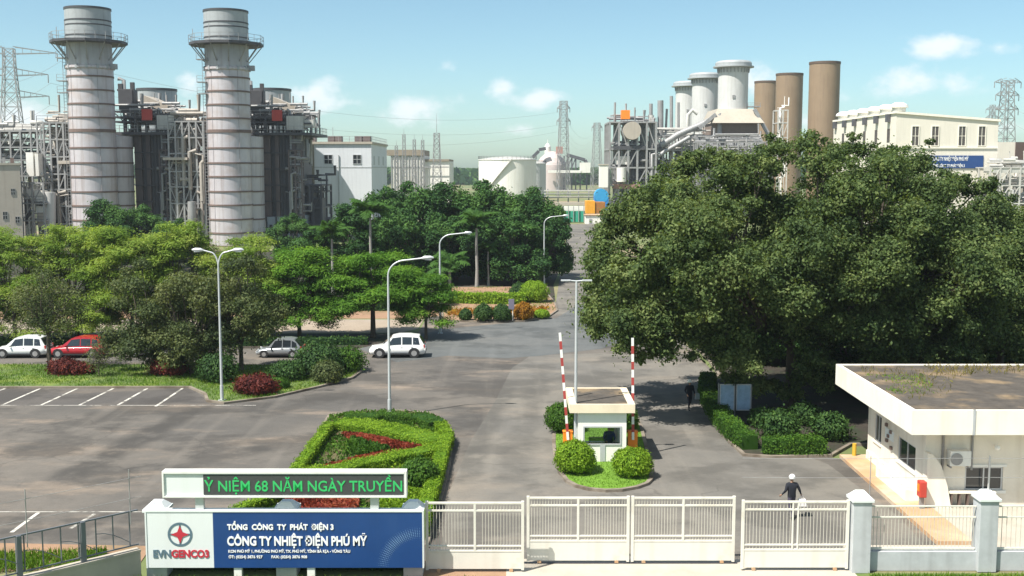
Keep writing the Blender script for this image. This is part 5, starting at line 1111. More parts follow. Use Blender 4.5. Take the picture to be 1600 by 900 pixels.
    mb = MB(); mb.box((.497*L, 0, .42*k), (.06, hw*1.5, .16)); mb.box((-.49*L, 0, .30*k), (.07, hw*1.5, .1)); mb.build('bumper', M['black'] if kind == 'suv' else paint, root, bevel=.02)
    R_ = .35*k if kind == 'suv' else .31*k
    for t in (-.315, .30):
        for s in (-1, 1):
            mb = MB(); c = Vector((t*L, s*(hw-.10), R_)); n = 20
            mb.tube([c+Vector((0, -.11, 0)), c+Vector((0, .11, 0))], R_, n); wl = mb.build('wheel', M['black'], root, bevel=.02)
            mb = MB(); mb.tube([c+Vector((0, s*.085, 0)), c+Vector((0, s*.122, 0))], R_*.56, 16); mb.build('rim', M['steel'], wl)
            mb = MB(); m_ = 14; vs = [(c.x+(R_+.05)*math.cos(math.pi*i/m_), s*(hw+.004), c.z+(R_+.05)*math.sin(math.pi*i/m_)) for i in range(m_+1)]+[(c.x, s*(hw+.004), c.z)]
            mb.add(vs, [((m_+1), i, i+1) if s < 0 else ((m_+1), i+1, i) for i in range(m_)]); mb.build('wheel_arch', M['black'], wl)
    return root
def carpaint(n, c, metal=0):
    m = mat(n, c, .28, metal, var=.02); m.node_tree.nodes['Principled BSDF'].inputs['Coat Weight'].default_value = .5; return m
car('white crossover with roof rails parked alone near the junction', carpaint('white_car_paint', (.78, .78, .77)), g(620, 560)[0], 82.6, 4.15, 1.68, 1.8, .03, 1)
car('silver hatchback parked behind the dark shrubs', carpaint('silver_car_paint', (.36, .38, .40), .5), g(435, 560)[0], 82.6, 3.45, 1.42, 1.62, -.02, 2, 'hatch')
car('dark grey car half hidden behind the bushy olive tree', carpaint('dark_car_paint', (.03, .033, .038), .3), g(233, 560)[0], 82.8, 3.9, 1.45, 1.7, .02, 3, 'hatch')
car('red car parked behind the forked tree trunk', carpaint('red_car_paint', (.36, .012, .022)), g(119, 560)[0], 82.5, 4.2, 1.55, 1.75, -.02, 4)
car('white car at the far left behind the lawn', carpaint('pearl_car_paint', (.72, .74, .73)), g(30, 560)[0], 82.5, 3.9, 1.58, 1.75, .02, 5)
HAZE = .00019
# ------------------------------------------------------------------ power plant: chimneys and boilers on the sign side
def zt(py, Y): return at(800, py, Y).z
def railing(mb, pts, h=1.1, closed=True, t=.06, step=1.6):
    ps = [Vector(p) for p in pts]; n = len(ps)
    for i in range(n if closed else n-1):
        a, b = ps[i], ps[(i+1) % n]; L = (b-a).length; k = max(1, int(L/step))
        for f in (.5, 1): mb.beam(a+Vector((0, 0, h*f)), b+Vector((0, 0, h*f)), t*.8)
        for j in range(k+1): q = a.lerp(b, j/k); mb.beam(q, q+Vector((0, 0, h)), t)
CH_Y = 203.0; M['seam'] = mat('sheet_seam', (.33, .30, .31), .6, .1, var=.2); M['neck'] = mat('stack_neck_sheet', (.38, .375, .385), .55, .1, var=.14, scale=.4, streak=.6, streak_col=(.22, .17, .16))
def chimney(label, x, Y, wr):
    root = thing('chimney', label, 'chimney', (x, Y, 0), 0, 'tall banded chimneys of the power plant'); ys = CH_Y; z = lambda py: zt(py, ys)
    R0 = 3.86; mb = MB(); mb.lathe([(R0, 0), (R0, z(112)), (R0+.25, z(110)), (R0+.25, z(107)), (R0, z(106))], 48); mb.build('shaft', M['stackgrey'], root); mb = MB(); mb.lathe([(R0, z(106)), (R0-.05, z(68))], 48); mb.build('neck', M['neck'], root)
    mb = MB(); mb.lathe([(R0-.05, z(68)), (R0, z(66)), (R0, z(17)), (R0-.25, z(17)), (R0-.25, z(17)-1.5)], 48); mb.lathe([(R0-.25, z(17)-1.4), (.01, z(17)-1.4)], 48); cap = mb.build('chimney_top', M['stackcap'], root)
    mb = MB(); 
    for py, q, hh in ((20, .10, .35), (38, .07, .22), (45, .05, .2), (61, .07, .22)): mb.lathe([(R0, z(py)), (R0+q, z(py)), (R0+q, z(py)+hh), (R0, z(py)+hh)], 48)
    mb.build('cap_band', M['darksteel'], cap)
    for py in (124, 145, 166, 187, 208, 233, 256, 277, 300, 321, 343, 364, 384):
        hh = .55 if py == 208 else .28; mb = MB(); mb.lathe([(R0, z(py)), (R0+.13, z(py)), (R0+.13, z(py)+hh), (R0, z(py)+hh)], 48); mb.build('band', M['rust'], root)
    mb = MB(); rs_ = random.Random(9); ys_ = [0, 384, 364, 343, 321, 300, 277, 256, 233, 208, 187, 166, 145, 124, 112]
    for a_, b_ in zip(ys_[1:-1], ys_[2:]):
        w0 = .35
        for k in range(5): w = w0+k*2*math.pi/5; mb.beam(((R0+.01)*math.cos(w), (R0+.01)*math.sin(w), z(a_)), ((R0+.01)*math.cos(w), (R0+.01)*math.sin(w), z(b_)), .07)
    mb.build('plate_seam', M['seam'], root)
    n = 12; pz = z(72); PR = 6.5; ring = [(PR*math.cos(2*math.pi*(k+.5)/n), PR*math.sin(2*math.pi*(k+.5)/n)) for k in range(n)]
    mb = MB(); vs = [(*p, pz) for p in ring]+[(*p, pz+.45) for p in ring]+[(R0*.95*math.cos(2*math.pi*(k+.5)/n), R0*.95*math.sin(2*math.pi*(k+.5)/n), pz) for k in range(n)]+[(R0*.95*math.cos(2*math.pi*(k+.5)/n), R0*.95*math.sin(2*math.pi*(k+.5)/n), pz+.45) for k in range(n)]
    fs = []
    for k in range(n): j = (k+1) % n; fs += [(k, j, n+j, n+k), (n+k, n+j, 3*n+j, 3*n+k), (2*n+k, 2*n+j, j, k)]
    mb.add(vs, fs); pl = mb.build('platform', M['darksteel'], root)
    mb = MB(); railing(mb, [(*p, pz+.45) for p in ring], 1.25, True, .07)
    for k in (2, 8, 5): mb.beam((*ring[k], pz+.4), (*ring[k], pz+3.2), .09)
    mb.build('railing', M['steel'], pl)
    mb = MB()
    for k in range(n):
        a = Vector((*ring[k], pz)); d = Vector((ring[k][0], ring[k][1], 0)).normalized(); mb.beam(a-d*.3, d*R0+Vector((0, 0, pz-2.9)), .16)
    mb.build('bracket', M['steel'], pl)
    # small windows and lugs under the platform
    mb = MB()
    for k in range(14):
        w = 2*math.pi*k/14; mb.box(((R0+.16)*math.cos(w), (R0+.16)*math.sin(w), z(108)), (.3, .4, .7), w)
    mb.build('lug', M['stackcap'], root)
    mb = MB(); lx, ly = -R0*.86-.35, -R0*.5-.2
    mb.beam((lx-.25, ly, 2), (lx-.25, ly, pz), .07); mb.beam((lx+.25, ly, 2), (lx+.25, ly, pz), .07)
    for i in range(60): zz = 2+i*(pz-2)/60; mb.beam((lx-.25, ly, zz), (lx+.25, ly, zz), .05)
    for py in (95, 130, 148): mb.box((lx-.3, ly, z(py)), (1.7, 1.4, .14)); railing(mb, [(lx-1.1, ly-.7, z(py)), (lx+.5, ly-.7, z(py))], 1.1, False)
    mb.box((R0+.5, -.6, z(107)), (1.2, .9, .9)); mb.build('ladder', M['steel'], root)
    return root
cx2 = at(362, 371, CH_Y).x; cx1 = cx2-23.4
ch = chimney('tall grey banded chimney at the left with the red marked boiler at its side', cx1, CH_Y-3, None)
dup(ch, None, (cx2, CH_Y, 0), .05, None, 'tall grey banded chimney nearer the white block building')

def rack(mbf, mbp, x0, x1, y0, y1, z0, zs, nx, ny, rng, npipe, w=.28, vert=8, rmax=.35, diag=.5, mbd=None):
    X = [x0+(x1-x0)*i/nx for i in range(nx+1)]; Yv = [y0+(y1-y0)*i/ny for i in range(ny+1)]; zall = [z0]+list(zs)
    for x in X:
        for y in Yv: mbf.beam((x, y, z0), (x, y, zall[-1]), w)
    for k, z in enumerate(zs):
        for y in Yv: mbf.beam((x0, y, z), (x1, y, z), w*.8)
        for x in X: mbf.beam((x, y0, z), (x, y1, z), w*.8)
        if mbd is not None and rng.random() < .7: mbd.box(((x0+x1)/2, (y0+y1)/2, z+.12), ((x1-x0)*.96, (y1-y0)*.96, .1)); railing(mbd, [(x0, y0, z+.15), (x1, y0, z+.15)], 1.1, False, .07)
        for i in range(nx):
            if rng.random() < diag: s = rng.random() < .5; mbf.beam((X[i+s], y0, zall[k]), (X[i+1-s], y0, z), w*.55)
    for _ in range(npipe):
        z = rng.choice(zs)+rng.uniform(.3, 2.2); r = rng.uniform(.08, rmax); y = rng.uniform(y0, y1); a, b = sorted((rng.uniform(x0, x1), rng.uniform(x0, x1)))
        if b-a < 1: b = a+2
        zz = z+rng.uniform(-3.5, 3.5); mbp.tube([(a, y, z), (b, y, z), (b+.01, y, zz)] if rng.random() < .6 else [(a, y, z), (b, y, z)], r, 8)
    for _ in range(vert):
        x = rng.uniform(x0, x1); y = rng.uniform(y0-.5, y1); a = rng.uniform(z0, zall[-1]*.6); b = a+rng.uniform(3, zall[-1]*.5); r = rng.uniform(.1, rmax*1.2); mbp.tube([(x, y, a), (x, y, b), (x+rng.uniform(-2, 2), y, b+.3)], r, 8)

def boiler(label, x, Y):
    root = thing('boiler', label, 'boiler', (x, Y, 0), 0, 'dark boilers beside the tall chimneys'); rng = random.Random(5); z = lambda py, d=12: zt(py, CH_Y+d)
    # banded duct column tucked behind the chimney
    mb = MB(); zc = z(214, 7); mb.lathe([(3.25, 0), (3.25, zc), (.01, zc+.3)], 36, (4.4, 7, 0)); col = mb.build('duct_column', M['stackgrey'], root)
    mb = MB()
    for py in (233, 256, 277, 300, 321, 343, 364): mb.lathe([(3.25, z(py, 7)), (3.36, z(py, 7)), (3.36, z(py, 7)+.28), (3.25, z(py, 7)+.28)], 36, (4.4, 7, 0))
    mb.build('band', M['rust'], col)
    zp = z(212); mb = MB(); mb.bb(7.1, 13.1, 11, 27, z(345), zp); mb.build('casing', M['casing2'], root)
    mb = MB()
    for (a, b) in ((7.0, 8.3), (9.2, 9.9), (12.2, 12.9)): mb.bb(a, b, 10.2, 11, z(345), zp)
    mb.build('buckstay', M['casing'], root)
    mb = MB()
    for k in range(6): mb.bb(8.4+k*.62, 8.55+k*.62, 10.8, 11, z(345), zp)
    for py in (240, 265, 290, 315): mb.bb(7.0, 13.2, 10.0, 10.2, z(py), z(py)+.25)
    mb.build('rib', M['darksteel'], root)
    mb = MB(); mb.bb(7.3, 13.6, 9.5, 26, z(372), z(338)); mb.build('lower_duct', mat('pale_blue_sheet', (.30, .34, .38), .5, .1, var=.12, scale=.4, streak=.5, streak_col=(.12, .13, .15)), root)
    mb = MB()
    for xx in (7.4, 9.3, 11.2, 13.2): mb.beam((xx, 9.6, 0), (xx, 9.6, z(345)), .35); mb.beam((xx, 9.4, z(372)), (xx, 9.4, z(338)), .3)
    for i in range(4): mb.bb(8+i*1.5, 8.5+i*1.5, 9.3, 9.5, z(368), z(350))
    mb.build('leg', M['darksteel'], root)
    mb = MB(); mb.bb(3.2, 16.4, 8.8, 27, zp, zp+.5); mb.bb(3.2, 12, 9.5, 25, z(186), z(186)+.3); mb.bb(9.5, 16.2, 9.5, 20, z(195), z(195)+.3); pf = mb.build('platform', M['darksteel'], root)
    mb = MB(); railing(mb, [(3.2, 8.8, zp+.5), (16.4, 8.8, zp+.5), (16.4, 26, zp+.5)], 1.2, False, .09); railing(mb, [(3.2, 9.5, z(186)+.3), (12, 9.5, z(186)+.3)], 1.2, False, .09); mb.build('railing', M['steel'], pf)
    f, p, d = MB(), MB(), MB(); rack(f, p, 3.4, 11.8, 9.6, 22, zp+.5, (z(192), z(176)), 4, 2, rng, 30, .3, 8, .4, .6, d)
    rack(f, p, 11.4, 16.0, 10, 20, zp+.5, (z(192), z(180)), 3, 2, rng, 26, .25, 6, .35, .5, d); f.build('steel_frame', M['darksteel'], root); p.build('pipe', M['steel'], root); d.build('walkway', M['darksteel'], root)
    mb = MB(); mb.box((5.6, 12, z(158)), (2.6, 3, z(140)-z(172))); mb.box((4.6, 11, z(150)), (.8, .8, 4)); mb.box((6.8, 11, z(150)), (.7, .7, 4.5)); mb.box((5.6, 11, z(143)), (3.2, .6, .4)); mb.build('hoist', M['darksteel'], root, bevel=.03)
    mb = MB(); vs = [(7.4, 13, z(160)), (12.6, 13, z(178)), (12.6, 13, z(166)), (8.2, 13, z(150))]; vs += [(a, 20, c) for a, b, c in vs]; mb.add(vs, [(0, 1, 2, 3), (7, 6, 5, 4), (0, 4, 5, 1), (1, 5, 6, 2), (2, 6, 7, 3), (3, 7, 4, 0)]); mb.build('sloping_duct', M['beige'], root)
    mb = MB(); mb.bb(9.0, 10.9, 8.9, 9.3, z(190), z(173)); mb.build('red_panel', M['red'], root)
    mb = MB(); mb.bb(11.6, 14.8, 9.4, 13, z(204), z(182)); mb.bb(14.9, 16.6, 9.8, 12, z(200), z(188)); mb.build('fan_housing', M['palesteel'], root)
    # open stair tower down the far side
    f, p, d = MB(), MB(), MB(); rack(f, p, 11.9, 14.3, 9.4, 10.9, 0, [z(py) for py in (360, 335, 310, 285, 260, 235)], 2, 1, rng, 22, .22, 16, .3, .8, d)
    f.build('stair_tower', M['casing'], root); p.build('tower_pipe', M['steel'], root); d.build('tower_floor', M['darksteel'], root)
    return root
bo = boiler('dark boiler with small red panel next to the chimney at the far left', cx1-3.1, CH_Y-3)
dup(bo, None, (cx2-3.1, CH_Y, 0), 0, None, 'dark boiler with small red panel next to the white block building')
def rear(label, x, Y):
    root = thing('rear_stack', label, 'chimney', (x, Y, 0), 0, 'squat grey stacks behind the boilers'); zz = zt(139, Y); R = 4.15
    mb = MB(); mb.lathe([(R, 0), (R, zz), (R-.25, zz), (R-.25, zz-1)], 40); mb.lathe([(R-.25, zz-.9), (.01, zz-.9)], 40); mb.build('shaft', M['stackcap'], root)
    mb = MB(); mb.lathe([(R, zz-.5), (R+.12, zz-.5), (R+.12, zz), (R, zz)], 40)
    for q in (6, 9, 12, 15, 18): mb.lathe([(R, zz-q), (R+.1, zz-q), (R+.1, zz-q+.3), (R, zz-q+.3)], 40)
    mb.build('band', M['darksteel'], root)
    mb = MB(); mb.box((1.5, 0, zt(182, Y)), (9.6, 9, .4)); railing(mb, [(-3.3, -4.5, zt(182, Y)), (6.3, -4.5, zt(182, Y))], 1.2, False, .09); mb.build('platform', M['darksteel'], root); return root
rs = rear('squat grey stack rising behind the far left boiler', at(245, 150, 243).x, 243)
dup(rs, None, (at(424, 150, 243).x, 243, 0), 0, None, 'squat grey stack rising behind the boiler by the white building')

def rack_thing(name, label, cat, px0, px1, Y0, Y1, pys, nx, ny, seed, npipe, vert, rmax=.4, fm='steel', pm='palesteel', w=.3, extra=None, z0=0, floors=True):
    x0, x1 = at(px0, 300, Y0).x, at(px1, 300, Y0).x; o = ((x0+x1)/2, Y0, z0); root = thing(name, label, cat, o); rng = random.Random(seed)
    f, p, d = MB(o), MB(o), MB(o); zs = sorted(zt(py, Y0) for py in pys); rack(f, p, x0, x1, Y0, Y1, z0, zs, nx, ny, rng, npipe, w, vert, rmax, .6, d if floors else None)
    f.build('steel_frame', M[fm], root); p.build('pipe', M[pm], root)
    if floors and d.v: d.build('walkway', M['darksteel'], root)
    for (n, m, boxes) in (extra or []):
        mb = MB(o)
        for b in boxes:
            if b[0] == 'b':
                _, a, c, t, u, Y = b[:6]; xa, xb = at(a, 300, Y).x, at(c, 300, Y).x; mb.bb(xa, xb, Y, Y+(b[6] if len(b) > 6 else 3), zt(u, Y), zt(t, Y))
            elif b[0] == 't':
                _, pts, r, Y = b; mb.tube([at(q[0], q[1], Y) for q in pts], r, 12)
            elif b[0] == 'd':
                _, px, py, r, L, Y = b; c = at(px, py, Y); mb.tube([c, c+Vector((0, L, 0))], r, 24)
        mb.build(n, M[m] if isinstance(m, str) else m, root, bevel=.0)
    return root
M['rackpipe'] = mat('weathered_pipe', (.34, .31, .275), .6, .1, var=.35, scale=.15, streak=.5, streak_col=(.16, .12, .1))
rack_thing('pipe_rack', 'crowded grey pipe rack between the two tall chimneys', 'pipe rack', 266, 320, 205, 216, (345, 318, 292, 268, 240, 215, 190), 5, 2, 8, 120, 90, .4, 'steel', 'rackpipe', .3,
           [('duct', 'beige', [('b', 256, 294, 246, 250, 203.5)]), ('vessel', 'steel', [('t', [(300, 345), (300, 315)], .8, 203.5)]), ('sheet_panel', 'beige', [('b', 296, 312, 200, 228, 206)]), ('hopper', 'palesteel', [('b', 282, 294, 205, 222, 206)])])
rack_thing('pipe_rack', 'tall grey pipe rack at the far left of the left chimney', 'pipe rack', 62, 113, 201, 213, (350, 322, 296, 272, 245, 218, 192), 5, 2, 9, 130, 90, .4, 'steel', 'rackpipe', .3,
           [('duct', 'beige', [('b', 92, 112, 251, 256, 199.5)]), ('vessel', 'whitestack', [('t', [(78, 355), (78, 300)], 1.0, 199.5)])])
rack_thing('pipe_rack', 'low grey pipe rack above the beige building roof', 'pipe rack', -60, 68, 214, 228, (275, 250, 230, 205), 8, 3, 10, 50, 24, .5, 'steel', 'palesteel', .28, None)
rack_thing('plant_module', 'white fronted plant module beside the beige building', 'plant module', 33, 68, 197, 204, (345, 318, 286), 2, 2, 11, 10, 8, .35, 'steel', 'palesteel', .3,
           [('panel', 'tankwhite', [('b', 36, 52, 296, 310, 198)]), ('panel', 'tankwhite', [('b', 53, 66, 298, 315, 198)]), ('panel', 'tankwhite', [('b', 55, 67, 322, 350, 198)]), ('panel', 'tankwhite', [('b', 43, 54, 238, 275, 199)]), ('panel', 'tankwhite', [('b', 57, 62, 240, 275, 199)]), ('door', 'beige', [('b', 57, 66, 332, 355, 197.6, .3)]), ('dark_opening', 'darksteel', [('b', 38, 44, 312, 350, 197.7, .3)])])
rack_thing('pump_frame', 'low blue grey machinery frame before the white block building', 'machinery', 462, 502, 222, 234, (350, 325, 300, 290), 3, 2, 12, 20, 14, .45, 'casing2', 'casing2', .4, [('tank', 'casing2', [('b', 468, 490, 292, 330, 224, 6), ('b', 485, 503, 310, 360, 223, 6)])])

def facade(mb_frame, mb_pane, X, Y, z, w, h, fr=.12, dep=.12):
    mb_pane.bb(X-w/2, X+w/2, Y-.03, Y-.005, z-h/2, z+h/2)
    for (a, b, c, d) in ((-w/2-fr, w/2+fr, h/2, h/2+fr), (-w/2-fr, w/2+fr, -h/2-fr, -h/2), (-w/2-fr, -w/2, -h/2, h/2), (w/2, w/2+fr, -h/2, h/2)): mb_frame.bb(X+a, X+b, Y-dep, Y-.004, z+c, z+d)
    mb_frame.bb(X-.05, X+.05, Y-.08, Y-.031, z-h/2, z+h/2); mb_frame.bb(X-w/2, X-.051, Y-.08, Y-.031, z-.05, z+.05); mb_frame.bb(X+.051, X+w/2, Y-.08, Y-.031, z-.05, z+.05)
# beige building, far left
cor = at(33, 300, 192); zz = zt(258, 192); root = thing('plant_building', 'plain grey beige building at the far left edge behind the trees', 'building', (cor.x, cor.y, 0), math.radians(23.6))
mb = MB(); mb.bb(-16, 0, 0, 14, 0, zz); mb.build('wall', M['beige'], root); mb = MB(); mb.bb(-16.2, .1, -.15, 14.2, zz, zz+.35); mb.build('roof', M['lightconc'], root)
for (px, py, w, h) in ((23, 300, .55, 1.0), (12, 337, .6, 1.2), (27, 344, .6, 1.0), (-12, 300, .6, 1.1), (-8, 337, .6, 1.1)):
    f, p = MB(), MB(); facade(f, p, (px-33)*.127, 0, zt(py, 190), w, h, .06, .08); w_ = f.build('window', M['steel'], root); p.build('pane', M['glass'], w_)
rq = random.Random(4)
for k in range(11):
    mb = MB(); mb.box((-1.2-k*1.3, 3+rq.uniform(0, 2), zz+.8), (rq.uniform(.5, 1.1), 1.2, rq.uniform(.5, 1.5))); mb.build('roof_unit', M[rq.choice(['palesteel', 'rust', 'steel', 'beige'])], root)
# white block building
Y = 252; xa, xm, xb = at(463, 300, Y).x, at(492, 300, Y).x, at(581, 300, Y).x; zz = zt(225, Y); o_ = (xm, Y, 0); root = thing('plant_building', 'white windowed block building right of the boilers', 'building', o_); D_ = 31
bluewhite = mat('bluish_white_render', (.60, .62, .65), .75, var=.05, scale=.3, streak=.3, streak_col=(.38, .39, .42))
mb = MB(o_); mb.bb(xm, xb, Y, Y+D_, 0, zz); mb.build('wall', bluewhite, root); mb = MB(o_); mb.bb(xa-2, xm-.9, Y+1.5, Y+D_, 0, zz-.2); mb.build('annex', bluewhite, root)
mb = MB(o_); mb.bb(xm-.9, xm, Y-.3, Y+4, 0, zz); mb.build('corner_strip', mat('olive_strip', (.17, .15, .11), .7), root)
mb = MB(o_); mb.bb(xa-2.2, xb+.3, Y-.35, Y+D_+.3, zz, zz+.5); rf = mb.build('roof', M['lightconc'], root)
mb = MB(o_); mb.bb(xm+.0, xb+.04, Y-.06, Y-.004, zt(262, Y), zt(262, Y)+.2); mb.bb(xb+.004, xb+.06, Y, Y+D_, zt(262, Y), zt(262, Y)+.2); mb.build('string_course', M['concrete'], root)
for px in (472, 487, 518, 528, 560, 573):
    mb = MB(o_); X = at(px, 220, Y+5).x; mb.box((X, Y+6, zz+1.2), (1.7, 2.4, 1.4)); mb.build('roof_vent', M['casing'], rf, bevel=.04)
mb = MB(o_); railing(mb, [(xa, Y, zz+.5), (xb, Y, zz+.5), (xb, Y+D_, zz+.5)], 1.2, False, .08, 2.4); mb.beam((xm+3, Y+8, zz), (xm+3, Y+8, zz+4), .1); mb.build('roof_railing', M['steel'], rf)
for px in (513, 558):
    f, p = MB(o_), MB(o_); facade(f, p, at(px, 249, Y).x, Y, zt(249, Y), 1.7, 1.9, .12, .12); w_ = f.build('window', M['silverframe'], root); p.build('pane', M['glass'], w_)
for k in range(3):
    mb = MB(o_); yy = Y+5+k*9; mb.bb(xb+.004, xb+.03, yy-1.2, yy+1.2, zt(258, Y+10), zt(244, Y+10)); mb.build('louvre', M['concrete'], root)
mb = MB(o_); X = at(530, 300, Y).x; mb.tube([(X, Y-.2, 0), (X, Y-.2, zt(242, Y))], .12, 8); mb.build('downpipe', M['concrete'], root)
# storage hall with masts
Y = 318; x0, x1, x2 = at(612, 300, Y).x, at(662, 300, Y).x, at(702, 300, Y).x; o_ = (x1, Y, 0); root = thing('storage_hall', 'low white hall with brown roof edge behind the lattice masts', 'building', o_)
mb = MB(o_); mb.bb(x0, x1, Y, Y+24, 0, zt(243, Y)); mb.bb(x1, x2, Y+1, Y+24, 0, zt(252, Y)); mb.build('wall', M['tankwhite'], root)
mb = MB(o_); mb.bb(x0-1.4, x1, Y-.5, Y+24, zt(243, Y), zt(234, Y)); mb.bb(x1, x2, Y+.6, Y+24, zt(252, Y), zt(251, Y)+.4); mb.build('roof', mat('brown_roof_edge', (.26, .22, .17), .8, var=.2), root)
mb = MB(o_); mb.bb(x0, x2, Y-.12, Y-.004, zt(262, Y), zt(262, Y)+.3)
for k in range(12): X = x0+(x1-x0)*k/11; mb.bb(X-.12, X+.12, Y-.3, Y-.12, 0, zt(243, Y))
mb.build('pilaster', M['steel'], root)

def mast(name, label, cat, px, ytop, Y, wb, wt_, arms=(), n=14, spike=0, group=None, m='steel', t=.14):
    t = t*.68
    x = at(px, 300, Y).x; H = zt(ytop, Y); root = thing(name, label, cat, (x, Y, 0), .2, group); mb = MB(); W = lambda z: wb/2+(wt_-wb)/2*min(1, z/(H*.92))
    zs = [H*(1-(1-k/n)**1.25) for k in range(n+1)]; cs = ((-1, -1), (1, -1), (1, 1), (-1, 1))
    for a, b in zip(zs[:-1], zs[1:]):
        wa, wb_ = W(a), W(b)
        for i in range(4):
            c, d = cs[i], cs[(i+1) % 4]; mb.beam((c[0]*wa, c[1]*wa, a), (c[0]*wb_, c[1]*wb_, b), t*1.3); mb.beam((c[0]*wa, c[1]*wa, a), (d[0]*wb_, d[1]*wb_, b), t*.7); mb.beam((d[0]*wa, d[1]*wa, a), (c[0]*wb_, c[1]*wb_, b), t*.7); mb.beam((c[0]*wb_, c[1]*wb_, b), (d[0]*wb_, d[1]*wb_, b), t*.7)
    if spike: mb.tube([(0, 0, H), (0, 0, H+spike)], [t*.8, t*.2], 6)
    mb.build('lattice_frame', M[m], root)
    for (py, L) in arms:
        z = zt(py, Y); w = W(z); mb = MB()
        for s in (-1, 1):
            for yy in (-w, w): mb.beam((s*w, yy, z), (s*L, 0, z+.4), t*.9); mb.beam((s*w, yy, z+1.8), (s*L, 0, z+.4), t*.9)
            for k in range(1, 5): q = k/5; mb.beam((s*(w+(L-w)*q), 0, z), (s*(w+(L-w)*q), 0, z+1.8*(1-q)+.4*q), t*.6)
            mb.tube([(s*L, 0, z+.4), (s*L, 0, z-1.8)], t*.8, 6)
        mb.build('cross_arm', M[m], root)
    return root
G_ = 'lightning masts by the storage hall'
mast('lattice_mast', 'tallest lightning mast with thin spike before the hall end', 'mast', 683, 208, 296, 3.0, 1.4, (), 14, 5.2, G_, 'steel', .16)
for px, yt, lab_ in ((632, 210, 'slim lightning mast over the brown hall roof'), (648, 218, 'second slim lightning mast right of the brown hall roof'), (661, 219, 'short lightning mast between hall roof and tallest mast'), (620, 228, 'shortest lightning mast at the near corner of the hall')):
    mast('lattice_mast', lab_, 'mast', px, yt, 300, 1.5, .7, (), 12, 1.6, G_, 'steel', .13)
G_ = 'power line pylons'
mast('pylon', 'tall pylon with wide cross arms left of the chimneys', 'pylon', 24, 76, 300, 8, 2.6, ((84, 12), (118, 9.5), (152, 9.5)), 12, 0, G_, 'steel', .26)
mast('pylon', 'tall narrow pylon behind the pale dome', 'pylon', 880, 158, 560, 6, 3.2, ((170, 3.2), (190, 3.4)), 14, 0, G_, 'steel', .3)
mast('pylon', 'fainter smaller pylon beside the grey process tower', 'pylon', 932, 192, 640, 6, 3.0, ((200, 3.0),), 12, 0, G_, 'steel', .3)
mast('pylon', 'tall pylon behind the cream turbine hall', 'pylon', 1567, 126, 420, 7, 3.2, ((130, 5.5), (150, 4.8), (172, 4.8)), 13, 0, G_, 'steel', .27)
mast('pylon', 'small far pylon left of the pylon behind the turbine hall', 'pylon', 1545, 164, 620, 5, 2.0, ((172, 4), (185, 4)), 10, 0, G_, 'steel', .26)
def wire(label, pts, sag, r=.06):
    mb = MB(pts[0])
    for a, b in zip(pts[:-1], pts[1:]):
        a, b = Vector(a), Vector(b); mb.tube([a.lerp(b, t/16)-Vector((0, 0, sag*4*(t/16)*(1-t/16))) for t in range(17)], r*.6, 5)
    tag(mb.build('power_cable', M['steel']), label, 'cable', 'power cables across the sky')
for k, (ya, yb, yc) in enumerate(((84, 170, 132), (118, 190, 152), (152, 200, 174))):
    wire(['uppermost', 'middle', 'lowest'][k]+' power cable from the left pylon to the narrow pylon behind the dome', [at(-220, ya-30, 260), at(24+(70, 55, 55)[k], ya+12, 300), at(880, yb+4, 560), at(932, 201+k*6, 640)], 9)
    wire(['uppermost', 'middle', 'lowest'][k]+' power cable hanging from the pylon behind the turbine hall', [at(1800, ya+60+k*10, 380), at(1567, yc+8, 420), at(1545, 176+k*6, 620)], 6)

# storage tanks and the pale dome on the horizon
def tank(label, px0, px1, ytop, Y, m='tankwhite', roofh=1.2):
    x0, x1 = at(px0, 300, Y).x, at(px1, 300, Y).x; R = (x1-x0)/2; H = zt(ytop, Y); root = thing('storage_tank', label, 'tank', ((x0+x1)/2, Y, 0), 0, 'storage tanks near the horizon')
    mb = MB(); mb.lathe([(R, 0), (R, H)], 64); mb.build('shell', M[m], root); mb = MB(); mb.lathe([(R+.15, H), (R*.5, H+roofh*.75), (.01, H+roofh)], 64); mb.lathe([(R, H-.25), (R+.25, H-.25), (R+.15, H)], 64); mb.build('roof', M['palesteel'], root)
    mb = MB(); ring = [(R*math.cos(2*math.pi*k/40), R*math.sin(2*math.pi*k/40), H+.1) for k in range(40)]; railing(mb, ring, 1.2, True, .1, 3); mb.build('railing', M['steel'], root)
    mb = MB()
    for k in range(26):
        w = -2.6+k*.045; w2 = w+.045; z0, z1 = H*k/26, H*(k+1)/26; mb.beam(((R+.5)*math.cos(w), (R+.5)*math.sin(w), z0), ((R+.5)*math.cos(w2), (R+.5)*math.sin(w2), z1), .9, .25)
    mb.build('stair', M['palesteel'], root)
    return root
tank('big white storage tank above the dark grove', 748, 838, 249, 470); tank('greyer storage tank half hidden by the big white tank', 806, 853, 255, 520, 'whitestack')
Y = 720; o_ = (*at(862, 262, Y).xy, 0); X = lambda px: at(px, 300, Y).x; root = thing('dome_hall', 'pale pink dome with white cap near the horizon', 'dome', o_)
pink = mat('pale_pink_sheet', (.52, .44, .42), .7, var=.06, scale=.1); R = (X(884)-X(838))/2
mb = MB(); mb.lathe([(R, 0), (R, zt(258, Y)), (R*.95, zt(254, Y)), (R*.78, zt(247, Y)), (R*.45, zt(240, Y)), (R*.25, zt(237, Y)), (.01, zt(236.5, Y))], 40); mb.build('dome', pink, root)
mb = MB(); mb.lathe([(2.0, zt(240, Y)), (2.0, zt(229, Y)), (1.0, zt(225, Y)), (.2, zt(224, Y)), (.15, zt(218, Y))], 16, (-2.6, 0, 0)); mb.build('white_cap', M['tankwhite'], root)
o_ = (X(880), Y-10, 0); root = thing('conveyor', 'dark conveyor gallery sloping from the dome with red tower top', 'conveyor', o_); yq = Y-10
mb = MB(o_)
